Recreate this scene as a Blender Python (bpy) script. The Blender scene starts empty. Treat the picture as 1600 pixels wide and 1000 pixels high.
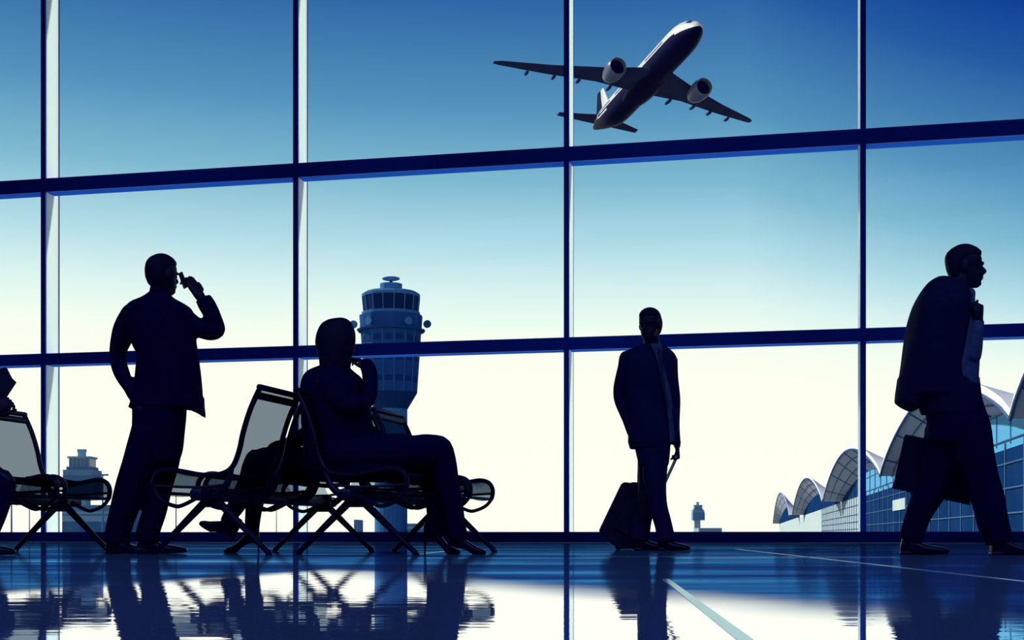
import bpy, bmesh, math, random
from mathutils import Vector, Matrix, noise
from math import sin, cos, pi, radians, atan2, sqrt
random.seed(4)
S = bpy.context.scene
COL = S.collection
FILL_POWER = 235.0
F = 2100.0; HZ = 836.0; CH = 0.115      # focal length (px), horizon row, camera height (m)

# ------------------------------------------------------------------ camera
cd = bpy.data.cameras.new('camera'); cam = bpy.data.objects.new('camera', cd); COL.objects.link(cam)
cam.location = (0, 0, CH); cam.rotation_euler = (pi/2, 0, 0)
cd.sensor_width = 36; cd.lens = 36*F/1600; cd.shift_y = (HZ-500)/1600; cd.clip_end = 6000; cd.clip_start = .05
S.camera = cam
S.view_settings.view_transform = 'Standard'; S.view_settings.look = 'None'
S.view_settings.exposure = 0.0; S.view_settings.gamma = 1; S.view_settings.use_curve_mapping = False

def lin(c):
    return tuple(((v/255)/12.92 if v/255 <= .04045 else ((v/255+.055)/1.055)**2.4) for v in c)+(1,)

# ------------------------------------------------------------------ sky
W = bpy.data.worlds.new('sky'); S.world = W; W.use_nodes = True
nt = W.node_tree; nt.nodes.clear(); N = nt.nodes.new; LK = nt.links.new
def M_(op, a, b=None, t=None):
    t = t or nt
    n = t.nodes.new('ShaderNodeMath'); n.operation = op
    for i, v in enumerate((a, b)):
        if v is None: continue
        if isinstance(v, (int, float)): n.inputs[i].default_value = v
        else: t.links.new(v, n.inputs[i])
    return n.outputs[0]
tc = N('ShaderNodeTexCoord'); sx = N('ShaderNodeSeparateXYZ'); LK(tc.outputs['Generated'], sx.inputs[0])
hl = M_('SQRT', M_('ADD', M_('MULTIPLY', sx.outputs[0], sx.outputs[0]), M_('MULTIPLY', sx.outputs[1], sx.outputs[1])))
hl = M_('MAXIMUM', hl, .02)
el = M_('DIVIDE', sx.outputs[2], hl); az = M_('DIVIDE', sx.outputs[0], hl)
# the sky is deeper blue towards the right (away from the sun)
t_ = M_('MULTIPLY', el, M_('ADD', 1.01, M_('MULTIPLY', M_('MAXIMUM', M_('SUBTRACT', az, .17), 0.0), 1.35)))
t_ = M_('ADD', t_, M_('MULTIPLY', az, .02))
rp = N('ShaderNodeValToRGB'); LK(M_('MULTIPLY', t_, 2.0), rp.inputs[0])
stops = [(0.0, (255, 255, 240)), (.115, (254, 255, 238)), (.145, (246, 253, 238)), (.178, (220, 241, 238)), (.215, (178, 218, 229)),
         (.265, (126, 182, 206)), (.32, (84, 145, 187)), (.365, (64, 121, 173)), (.42, (34, 88, 160)), (.50, (8, 44, 142))]
er = rp.color_ramp
er.elements[0].position = 0; er.elements[0].color = lin(stops[0][1])
er.elements[1].position = 1; er.elements[1].color = lin(stops[-1][1])
for p, c in stops[1:-1]:
    e = er.elements.new(p*2); e.color = lin(c)
bg = N('ShaderNodeBackground'); LK(rp.outputs[0], bg.inputs[0]); bg.inputs[1].default_value = 1.06
wo = N('ShaderNodeOutputWorld'); LK(bg.outputs[0], wo.inputs[0])

# ------------------------------------------------------------------ sun: high on the left, just outside the line of the glass wall
sl = bpy.data.lights.new('sun', 'SUN'); sl.energy = 3.9; sl.color = (1, .97, .86); sl.angle = radians(.6)
so = bpy.data.objects.new('sun', sl); COL.objects.link(so)
so.rotation_euler = Vector((.75, -.30, -.60)).to_track_quat('-Z', 'Y').to_euler()

# ------------------------------------------------------------------ unseen bluish fill lights added high above and behind the viewer to lift dark fronts
for lx in (-7.5, 7.5):
    for ly in (-4.2, 1.5):
        a_ = bpy.data.lights.new('hall_fill_light', 'AREA'); a_.shape = 'RECTANGLE'; a_.size = 13; a_.size_y = 3.6; a_.energy = FILL_POWER; a_.color = (.24, .36, 1.0)
        ao = bpy.data.objects.new('hall_fill_light', a_); COL.objects.link(ao); ao.location = (lx, ly, 10.2)

# ------------------------------------------------------------------ materials
def mat(name, col, rough=.6, metal=0, spec=.5, noise_amt=0, nscale=20, col2=None, bump=0):
    m = bpy.data.materials.new(name); m.use_nodes = True; t = m.node_tree
    b = t.nodes['Principled BSDF']
    b.inputs['Base Color'].default_value = tuple(col)+(1,) if len(col) == 3 else col
    b.inputs['Roughness'].default_value = rough; b.inputs['Metallic'].default_value = metal
    b.inputs['Specular IOR Level'].default_value = spec
    if col2 is not None or bump:
        tcn = t.nodes.new('ShaderNodeTexCoord'); n = t.nodes.new('ShaderNodeTexNoise'); n.inputs['Scale'].default_value = nscale
        n.inputs['Detail'].default_value = 4
        t.links.new(tcn.outputs['Object'], n.inputs['Vector'])
        if col2 is not None:
            r = t.nodes.new('ShaderNodeValToRGB'); r.color_ramp.elements[0].position = .35; r.color_ramp.elements[1].position = .65
            r.color_ramp.elements[0].color = tuple(col)[:3]+(1,); r.color_ramp.elements[1].color = tuple(col2)[:3]+(1,)
            t.links.new(n.outputs[0], r.inputs[0]); t.links.new(r.outputs[0], b.inputs['Base Color'])
        if bump:
            bp = t.nodes.new('ShaderNodeBump'); bp.inputs['Strength'].default_value = bump; bp.inputs['Distance'].default_value = .01
            t.links.new(n.outputs[0], bp.inputs['Height']); t.links.new(bp.outputs[0], b.inputs['Normal'])
    return m
MT = {}
MT['suit'] = mat('dark_suit_cloth', (.005, .002, .05), .85, spec=.1, col2=(.006, .003, .06), nscale=60)
MT['suit_soft'] = mat('navy_suit_cloth', (.016, .014, .075), .8, spec=.2, col2=(.02, .017, .09), nscale=40)
MT['jacket_slung'] = mat('slung_jacket_cloth', (.012, .01, .06), .8, spec=.2, col2=(.016, .013, .075), nscale=30)
MT['shirt'] = mat('shirt_cloth', (.10, .14, .22), .85, spec=.1, col2=(.13, .17, .27), nscale=30)
MT['tie'] = mat('tie_silk', (.05, .06, .18), .4)
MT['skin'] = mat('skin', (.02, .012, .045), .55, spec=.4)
MT['hair'] = mat('hair', (.006, .003, .035), .7, spec=.3, col2=(.009, .005, .045), nscale=90)
MT['leather'] = mat('shoe_leather', (.006, .003, .035), .35)
MT['black'] = mat('dark_plastic', (.006, .004, .035), .4)
MT['case'] = mat('suitcase_fabric', (.006, .004, .035), .6, col2=(.009, .006, .045), nscale=50)
MT['steel'] = mat('brushed_steel', (.25, .38, .6), .3, metal=.8)
MT['seatmetal'] = mat('seat_frame_metal', (.006, .004, .04), .4, spec=.4)
MT['beam'] = mat('seat_beam_metal', (.012, .010, .06), .45)
MT['navy'] = mat('frame_navy_paint', (.03, .13, .72), .5, spec=.2, col2=(.015, .06, .45), nscale=.35)
MT['shelf'] = mat('frame_bright_blue_paint', (.02, .14, .85), .9, spec=0)
MT['navydk'] = mat('frame_dark_navy_paint', (.010, .008, .14), .6, spec=.1, col2=(.02, .04, .28), nscale=.25)
def frosted():
    m = bpy.data.materials.new('frosted_glass_fin'); m.use_nodes = True; t = m.node_tree; t.nodes.clear()
    a = t.nodes.new('ShaderNodeBsdfTranslucent'); a.inputs[0].default_value = (.90, .99, .97, 1)
    d = t.nodes.new('ShaderNodeBsdfDiffuse'); d.inputs[0].default_value = (.90, .99, .97, 1)
    mx = t.nodes.new('ShaderNodeMixShader'); mx.inputs[0].default_value = .2
    o = t.nodes.new('ShaderNodeOutputMaterial')
    t.links.new(a.outputs[0], mx.inputs[1]); t.links.new(d.outputs[0], mx.inputs[2]); t.links.new(mx.outputs[0], o.inputs[0])
    return m
MT['fin'] = frosted()
MT['wall'] = mat('interior_plaster', (.03, .06, .22), .9, col2=(.025, .05, .2), nscale=1)
MT['ceil'] = mat('interior_ceiling', (.025, .05, .2), .9, col2=(.022, .045, .18), nscale=1)
MT['tarmac'] = mat('tarmac', (.09, .11, .15), .9, col2=(.11, .13, .17), nscale=.05)

def glass_mat():
    m = bpy.data.materials.new('window_glass'); m.use_nodes = True; t = m.node_tree; t.nodes.clear()
    tr = t.nodes.new('ShaderNodeBsdfTransparent'); tr.inputs[0].default_value = (.985, .995, .99, 1)
    g = t.nodes.new('ShaderNodeBsdfGlossy'); g.inputs['Roughness'].default_value = .01
    mx = t.nodes.new('ShaderNodeMixShader'); mx.inputs[0].default_value = .008
    o = t.nodes.new('ShaderNodeOutputMaterial')
    t.links.new(tr.outputs[0], mx.inputs[1]); t.links.new(g.outputs[0], mx.inputs[2]); t.links.new(mx.outputs[0], o.inputs[0])
    return m
MT['glass'] = glass_mat()
def mesh_fabric():
    m = bpy.data.materials.new('seat_mesh_fabric'); m.use_nodes = True; t = m.node_tree; t.nodes.clear()
    tr = t.nodes.new('ShaderNodeBsdfTransparent'); tr.inputs[0].default_value = (.19, .24, .31, 1)
    d = t.nodes.new('ShaderNodeBsdfDiffuse'); d.inputs[0].default_value = (.02, .025, .06, 1)
    mx = t.nodes.new('ShaderNodeMixShader')
    tcn = t.nodes.new('ShaderNodeTexCoord'); n = t.nodes.new('ShaderNodeTexVoronoi'); n.inputs['Scale'].default_value = 90
    t.links.new(tcn.outputs['Object'], n.inputs['Vector'])
    r = t.nodes.new('ShaderNodeValToRGB'); r.color_ramp.elements[0].position = .03; r.color_ramp.elements[0].color = (.7, .7, .7, 1)
    r.color_ramp.elements[1].position = .12; r.color_ramp.elements[1].color = (.05, .05, .05, 1)
    lw = t.nodes.new('ShaderNodeLayerWeight'); lw.inputs['Blend'].default_value = .5       # a perforated weave closes up when seen edge-on
    rr = t.nodes.new('ShaderNodeMapRange'); rr.inputs['From Min'].default_value = .72; rr.inputs['From Max'].default_value = .93
    t.links.new(lw.outputs['Facing'], rr.inputs['Value'])
    t.links.new(n.outputs['Distance'], r.inputs[0]); t.links.new(M_('MAXIMUM', r.outputs[0], rr.outputs[0], t), mx.inputs[0])
    o = t.nodes.new('ShaderNodeOutputMaterial')
    t.links.new(tr.outputs[0], mx.inputs[1]); t.links.new(d.outputs[0], mx.inputs[2]); t.links.new(mx.outputs[0], o.inputs[0])
    return m
MT['mesh'] = mesh_fabric(); MT['mesh2'] = mesh_fabric(); MT['mesh2'].node_tree.nodes['Transparent BSDF'].inputs[0].default_value = (.62, .68, .74, 1)

def floor_mat():
    """polished floor: blue reflection band by the windows painted into the gloss tint, mirror-pale nearer"""
    m = bpy.data.materials.new('polished_floor'); m.use_nodes = True; t = m.node_tree; t.nodes.clear()
    n = t.nodes.new; L = t.links.new
    g = n('ShaderNodeNewGeometry'); sp = n('ShaderNodeSeparateXYZ'); L(g.outputs['Position'], sp.inputs[0])
    def mm(op, a, b=None): return M_(op, a, b, t)
    def nz(sxv, syv, detail, rough=.5):
        c = n('ShaderNodeCombineXYZ'); L(mm('MULTIPLY', sp.outputs[0], sxv), c.inputs[0]); L(mm('MULTIPLY', sp.outputs[1], syv), c.inputs[1])
        q = n('ShaderNodeTexNoise'); q.inputs['Scale'].default_value = 1; q.inputs['Detail'].default_value = detail; q.inputs['Roughness'].default_value = rough
        L(c.outputs[0], q.inputs['Vector']); return q.outputs[0]
    def ramp(v, st, lerp='LINEAR'):
        r = n('ShaderNodeValToRGB'); r.color_ramp.interpolation = lerp; e = r.color_ramp.elements
        e[0].position, e[0].color = st[0]; e[1].position, e[1].color = st[-1]
        for p, c in st[1:-1]: x = e.new(p); x.color = c
        L(v, r.inputs[0]); return r.outputs[0]
    # edge of the painted reflection band: depth plus a sideways slope, warped by noise
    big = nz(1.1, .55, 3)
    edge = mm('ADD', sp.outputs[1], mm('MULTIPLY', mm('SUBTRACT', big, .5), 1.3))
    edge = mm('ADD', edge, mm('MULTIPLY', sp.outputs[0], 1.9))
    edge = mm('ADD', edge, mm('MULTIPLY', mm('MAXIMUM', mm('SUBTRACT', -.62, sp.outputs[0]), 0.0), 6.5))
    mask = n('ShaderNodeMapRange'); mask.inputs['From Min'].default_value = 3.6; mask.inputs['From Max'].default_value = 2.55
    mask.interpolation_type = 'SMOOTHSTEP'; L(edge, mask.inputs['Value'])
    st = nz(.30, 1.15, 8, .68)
    far = ramp(st, [(.36, (.002, .012, .08, 1)), (.47, (.006, .045, .19, 1)), (.53, (.014, .10, .30, 1)), (.60, (.04, .20, .44, 1)), (.68, (.16, .42, .66, 1))])  # dark and pale streaks of the reflection painted as gloss tint
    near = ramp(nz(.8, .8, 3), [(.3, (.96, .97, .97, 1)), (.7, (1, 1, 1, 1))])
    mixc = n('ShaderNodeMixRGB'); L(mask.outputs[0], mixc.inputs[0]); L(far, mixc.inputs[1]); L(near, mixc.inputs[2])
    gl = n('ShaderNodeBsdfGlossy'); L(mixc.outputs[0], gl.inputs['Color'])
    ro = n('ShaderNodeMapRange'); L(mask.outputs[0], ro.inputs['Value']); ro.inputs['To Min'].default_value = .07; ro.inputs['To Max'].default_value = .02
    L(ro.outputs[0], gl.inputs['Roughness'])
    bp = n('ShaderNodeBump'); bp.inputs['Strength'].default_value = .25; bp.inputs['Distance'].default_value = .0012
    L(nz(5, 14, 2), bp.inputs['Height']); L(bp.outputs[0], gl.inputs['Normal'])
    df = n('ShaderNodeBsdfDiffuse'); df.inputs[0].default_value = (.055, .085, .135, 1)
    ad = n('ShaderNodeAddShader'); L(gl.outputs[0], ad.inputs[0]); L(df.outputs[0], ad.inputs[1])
    o = n('ShaderNodeOutputMaterial'); L(ad.outputs[0], o.inputs[0])
    return m
MT['floor'] = floor_mat()

# ------------------------------------------------------------------ mesh helpers
def at(x, y, D):
    return Vector(((x-800)/F*D, D, CH+(HZ-y)/F*D))

def cr(pts, k=4, closed=False):
    """Catmull-Rom resampling of tuples"""
    out = []; n = len(pts)
    for i in range(n if closed else n-1):
        p0 = pts[(i-1) % n] if closed or i > 0 else pts[0]
        p1 = pts[i]; p2 = pts[(i+1) % n]
        p3 = pts[(i+2) % n] if closed or i+2 < n else pts[-1]
        for j in range(k):
            t = j/k
            out.append(tuple(.5*((2*b)+(-a+c)*t+(2*a-5*b+4*c-d)*t*t+(-a+3*b-3*c+d)*t*t*t) for a, b, c, d in zip(p0, p1, p2, p3)))
    if not closed: out.append(tuple(pts[-1]))
    return out

class MB:
    def __init__(s): s.v = []; s.f = []; s.mi = []; s.m = 0
    def add(s, vs, fs):
        o = len(s.v); s.v += [Vector(v) for v in vs]; s.f += [tuple(i+o for i in f) for f in fs]; s.mi += [s.m]*len(fs)
    def box(s, c, size, M=None, bev=0):
        hx, hy, hz = [q/2 for q in size]; c = Vector(c)
        if bev:
            b = min(bev, hx*.9, hy*.9, hz*.9)
            sec = []
            for sxn, syn in ((1, 1), (-1, 1), (-1, -1), (1, -1)):
                a0 = {(1, 1): 0, (-1, 1): pi/2, (-1, -1): pi, (1, -1): 1.5*pi}[(sxn, syn)]
                for k in range(4):
                    a = a0+k*pi/6; sec.append((sxn*(hx-b)+b*cos(a), syn*(hy-b)+b*sin(a)))
            rings = []
            for z, ins in ((-hz, b), (-hz+b*.3, b*.3), (-hz+b, 0), (hz-b, 0), (hz-b*.3, b*.3), (hz, b)):
                fx = (hx-ins)/hx; fy = (hy-ins)/hy
                rings.append([Vector((x*fx, y*fy, z)) for x, y in sec])
            rings = [[(M @ p if M else p)+c for p in r] for r in rings]
            s.loft(rings); return
        vs = [Vector((x*hx, y*hy, z*hz)) for z in (-1, 1) for y in (-1, 1) for x in (-1, 1)]
        vs = [(M @ p if M else p)+c for p in vs]
        s.add(vs, [(0, 2, 3, 1), (4, 5, 7, 6), (0, 1, 5, 4), (2, 6, 7, 3), (0, 4, 6, 2), (1, 3, 7, 5)])
    def loft(s, rings, cap=True):
        n = len(rings[0]); vs = [p for r in rings for p in r]; fs = []
        for i in range(len(rings)-1):
            for j in range(n):
                a = i*n+j; b = i*n+(j+1) % n
                fs.append((a, b, b+n, a+n))
        if cap:
            fs.append(tuple(range(n))[::-1]); k = (len(rings)-1)*n; fs.append(tuple(k+j for j in range(n)))
        s.add(vs, fs)
    def tube(s, pts, r, n=12, ref=None, k=0, round_end=False):
        """r: one value or list; a value may be (a, b): a across ref x tangent, b along ref"""
        P = [Vector(p) for p in pts]
        R = list(r) if isinstance(r, list) else [r]*len(P)
        R = [(q, q) if not isinstance(q, tuple) else q for q in R]
        if k:
            q = cr([tuple(p)+tuple(w) for p, w in zip(P, R)], k)
            P = [Vector(a[:3]) for a in q]; R = [(max(a[3], 1e-4), max(a[4], 1e-4)) for a in q]
        if round_end:
            d0 = (P[0]-P[1]).normalized(); d1 = (P[-1]-P[-2]).normalized(); r0 = R[0]; r1 = R[-1]
            pre = [(P[0]+d0*r0[0]*a, (r0[0]*b, r0[1]*b)) for a, b in ((.95, .3), (.7, .71), (.38, .92))]
            post = [(P[-1]+d1*r1[0]*a, (r1[0]*b, r1[1]*b)) for a, b in ((.38, .92), (.7, .71), (.95, .3))]
            P = [a for a, b in pre]+P+[a for a, b in post]; R = [b for a, b in pre]+R+[b for a, b in post]
        ref = Vector(ref) if ref else None; up = None; rings = []
        for i, p in enumerate(P):
            t = (P[min(i+1, len(P)-1)]-P[max(i-1, 0)]).normalized()
            if ref is not None: u = ref-t*ref.dot(t)
            elif up is None:
                u = Vector((0, 0, 1)) if abs(t.z) < .9 else Vector((1, 0, 0)); u = u-t*u.dot(t)
            else: u = up-t*up.dot(t)
            if u.length < 1e-5: u = up or t.orthogonal()
            u.normalize(); up = u; w = t.cross(u)
            rings.append([p+w*R[i][0]*cos(2*pi*j/n)+u*R[i][1]*sin(2*pi*j/n) for j in range(n)])
        s.loft(rings)
    def slices(s, rows, n=28, e=2.4):
        """rows of (centre, ax, ay): rings in the plane of two axis vectors, superellipse"""
        rings = []
        for c, ax, ay in rows:
            c = Vector(c); ax = Vector(ax); ay = Vector(ay); r = []
            for j in range(n):
                a = 2*pi*j/n; ca, sa = cos(a), sin(a)
                r.append(c+ax*(abs(ca)**(2/e))*(1 if ca >= 0 else -1)+ay*(abs(sa)**(2/e))*(1 if sa >= 0 else -1))
            rings.append(r)
        s.loft(rings)
    def ell(s, c, r, M=None, n=14, m=10):
        rings = []
        for i in range(1, m):
            a = -pi/2+pi*i/m
            rings.append([Vector((r[0]*cos(a)*cos(2*pi*j/n), r[1]*cos(a)*sin(2*pi*j/n), r[2]*sin(a))) for j in range(n)])
        c = Vector(c)
        s.loft([[(M @ p if M else p)+c for p in q] for q in rings])
    def prism(s, poly, v):
        """poly: 3D points, extruded by v"""
        v = Vector(v); P = [Vector(p) for p in poly]; n = len(P)
        s.add(P+[p+v for p in P], [tuple(range(n))[::-1], tuple(range(n, 2*n))]+[(i, (i+1) % n, (i+1) % n+n, i+n) for i in range(n)])
    def build(s, name, m, parent=None, smooth=True, remesh=0, smooth_it=0, M=None, bevel=0, subs=0, fold=0):
        me = bpy.data.meshes.new(name); org = parent_loc(parent)
        vs = [(M @ v if M else v) for v in s.v]
        if not remesh: vs = [v-org for v in vs]
        me.from_pydata([tuple(v) for v in vs], [], s.f)
        mats = m if isinstance(m, list) else [m]
        for q in mats: me.materials.append(q)
        if len(mats) > 1:
            for p, i in zip(me.polygons, s.mi): p.material_index = i
        bm = bmesh.new(); bm.from_mesh(me); bmesh.ops.recalc_face_normals(bm, faces=bm.faces); bm.to_mesh(me); bm.free()
        o = bpy.data.objects.new(name, me); COL.objects.link(o)
        if remesh:
            md = o.modifiers.new('r', 'REMESH'); md.mode = 'VOXEL'; md.voxel_size = remesh; md.use_smooth_shade = True
            if smooth_it:
                sm = o.modifiers.new('s', 'SMOOTH'); sm.iterations = smooth_it; sm.factor = .5
            dg = bpy.context.evaluated_depsgraph_get(); ev = o.evaluated_get(dg)
            me2 = bpy.data.meshes.new_from_object(ev); o.modifiers.clear(); o.data = me2
            nr = [v.normal.copy() for v in me2.vertices]; cs = [v.co.copy() for v in me2.vertices]; flat = []
            for p, q in zip(cs, nr):
                if fold: p = p+q*fold*noise.noise(Vector((p.x*9, p.y*9, p.z*4)))
                flat.extend(p-org)
            me2.vertices.foreach_set('co', flat); me2.update()
            if not me2.materials: me2.materials.append(mats[0])
            me = me2
        if smooth:
            for p in me.polygons: p.use_smooth = True
            if not remesh:
                me.update()
                try: me.set_sharp_from_angle(angle=radians(38))
                except Exception: pass
        if parent:
            o.parent = parent
        return o
LOCS = {}
def parent_loc(p):
    v = Vector((0, 0, 0))
    while p is not None:
        v += p.location; p = p.parent
    return v
def tag(o, label=None, cat=None, group=None, kind=None):
    if label: o['label'] = label
    if cat: o['category'] = cat
    if group: o['group'] = group
    if kind: o['kind'] = kind
    return o
def empty(name, loc, rz=0):
    o = bpy.data.objects.new(name, None); COL.objects.link(o); o.location = loc; o.rotation_euler = (0, 0, rz); o.empty_display_size = .1
    return o
def struct(mb, name, m, **k):
    o = mb.build(name, m, **k)
    if not k.get('parent'): o['kind'] = 'structure'
    return o

# ------------------------------------------------------------------ the hall
TH = radians(12.0)
U = Vector((cos(TH), -sin(TH), 0)); NB = Vector((sin(TH), cos(TH), 0)); W0 = Vector((0, 22, 0))
WM = Matrix((( U.x, NB.x, 0, W0.x), (U.y, NB.y, 0, W0.y), (0, 0, 1, 0), (0, 0, 0, 1)))
def wa(px):
    k = (px-800)/F; return 22*k/(U.x-k*U.y)
fl = MB(); fl.box((0, 8, -.05), (44, 40, .1))
# trimmed so it ends at the glass wall
fl = MB()
c0 = WM @ Vector((-16, .12, 0)); c1 = WM @ Vector((16, .12, 0))
fl.prism([(c0.x, -7, 0), (c1.x, -7, 0), (c1.x, c1.y, 0), (c0.x, c0.y, 0)], (0, 0, -.1))
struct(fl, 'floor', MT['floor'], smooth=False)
b = MB(); b.prism([(c0.x, -7, 10.6), (c1.x, -7, 10.6), (c1.x, c1.y, 10.6), (c0.x, c0.y, 10.6)], (0, 0, .3))
struct(b, 'ceiling', MT['ceil'], smooth=False)
b = MB(); b.box(((c0.x+c1.x)/2, -7.15, 5.4), (c1.x-c0.x+.6, .3, 11)); struct(b, 'wall_back', MT['wall'], smooth=False)
b = MB(); b.box((c0.x-.15, (c0.y-7)/2, 5.4), (.3, c0.y+7, 11)); struct(b, 'wall_left', MT['wall'], smooth=False)
b = MB(); b.box((c1.x+.15, (c1.y-7)/2, 5.4), (.3, c1.y+7, 11)); struct(b, 'wall_right', MT['wall'], smooth=False)

AM = [wa(67)-.03, wa(462)-.025, wa(886)-.02, wa(1349)]
st_ = AM[1]-AM[0]
AM = [AM[0]-st_] + AM + [AM[3]+st_, AM[3]+2*st_]
ZT = [(3.125, 3.33), (6.19, 6.43), (10.02, 10.26)]
k = 1
for i, a in enumerate(AM):                                   # mullions
    t = MB(); t.box((a, .07, 5.3), (.085, .04, 10.6))
    o = struct(t, 'trim_%d' % k, MT['navy'], smooth=False, M=WM); k += 1
    q = MB(); q.prism([(a+.028, .11, 0), (a+.028, .50, 0), (a+.028, .50, 10.6), (a+.028, .11, 10.6)], (.012, 0, 0)); q.build('mullion_fin', MT['fin'], o, smooth=False, M=WM)
    q = MB(); q.box((a, .515, 5.3), (.085, .03, 10.6)); q.build('fin_cap', MT['navydk'], o, smooth=False, M=WM)
    if i == 4: q = MB(); q.box((a-.058, .16, 5.3), (.03, .10, 10.6)); q.build('added_fin_strip', MT['fin'], o, smooth=False, M=WM)  # bright strip added to stand in for the fin's lit left side
AL = [-16]+AM+[16]
for (z0, z1) in ZT:                                          # transoms, one length per bay
    for i in range(len(AL)-1):
        t = MB(); a0, a1 = AL[i]+.044, AL[i+1]-.044
        t.box(((a0+a1)/2, .065, (z0+z1)/2), (a1-a0, .05, z1-z0))
        o = struct(t, 'trim_%d' % k, MT['navy'], smooth=False, M=WM); k += 1
        q = MB(); q.box(((a0+a1)/2, .07+.15, (z0+z1)/2-.02), (a1-a0, .29, z1-z0-.05)); q.build('transom_shelf', MT['shelf'], o, smooth=False, M=WM)
t = MB(); t.box((0, .02, .0835), (32, .16, .167)); struct(t, 'baseboard_front', MT['navydk'], smooth=False, M=WM)
t = MB(); t.box((0, .3, .07), (32, .4, .15)); struct(t, 'trim_%d' % k, MT['fin'], smooth=False, M=WM); k += 1
for i in range(len(AL)-1):
    o = None
    zs = [.167]+[z for p in ZT for z in p]+[10.6]
    g = MB()
    for j in range(0, len(zs)-1, 2):
        z0, z1 = zs[j], zs[j+1]; a0, a1 = AL[i]+.043, AL[i+1]-.043
        g.box(((a0+a1)/2, .10, (z0+z1)/2), (a1-a0, .012, z1-z0))
    struct(g, 'window_%d' % (i+1), MT['glass'], smooth=False, M=WM)

def flo(x, y):
    D = F*CH/(y-HZ); return Vector(((x-800)/F*D, D, 0))
MT['joint'] = mat('pale_floor_joint', (.55, .75, .9), .25, spec=1, col2=(.25, .5, .75), nscale=3)
def joint(p, q, w):
    global k
    a = flo(*p); c = flo(*q); d = (c-a).normalized(); nn = Vector((-d.y, d.x, 0))*w/2
    t = MB(); t.prism([a+nn, a-nn, c-nn, c+nn], (0, 0, .0012)); struct(t, 'trim_%d' % k, MT['joint'], smooth=False); k += 1
joint((1150, 858), (1620, 911), .022)
joint((900, 869.5), (1400, 871), .03)
joint((655, 866), (700, 861), .03)
MT['refl_streak'] = mat('painted_reflection_streak', (.3, .5, .6), .2)  # pale diagonal reflection streak, painted as a thin strip on the floor
_t = MT['refl_streak'].node_tree; _g = _t.nodes.new('ShaderNodeBsdfGlossy'); _g.inputs['Color'].default_value = (.52, .69, .78, 1); _g.inputs['Roughness'].default_value = .16
_t.links.new(_g.outputs[0], _t.nodes['Material Output'].inputs[0])
a = flo(1040, 905); c = flo(1180, 1012); nn = Vector((.0085, .0, 0)); t = MB(); t.prism([a+nn, a-nn, c-nn, c+nn], (0, 0, .0012)); struct(t, 'trim_%d' % k, MT['refl_streak'], smooth=False); k += 1
# outside ground
g = MB(); g.box((0, 1000, -.25), (5000, 1930, .2)); struct(g, 'ground', MT['tarmac'], smooth=False)

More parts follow.
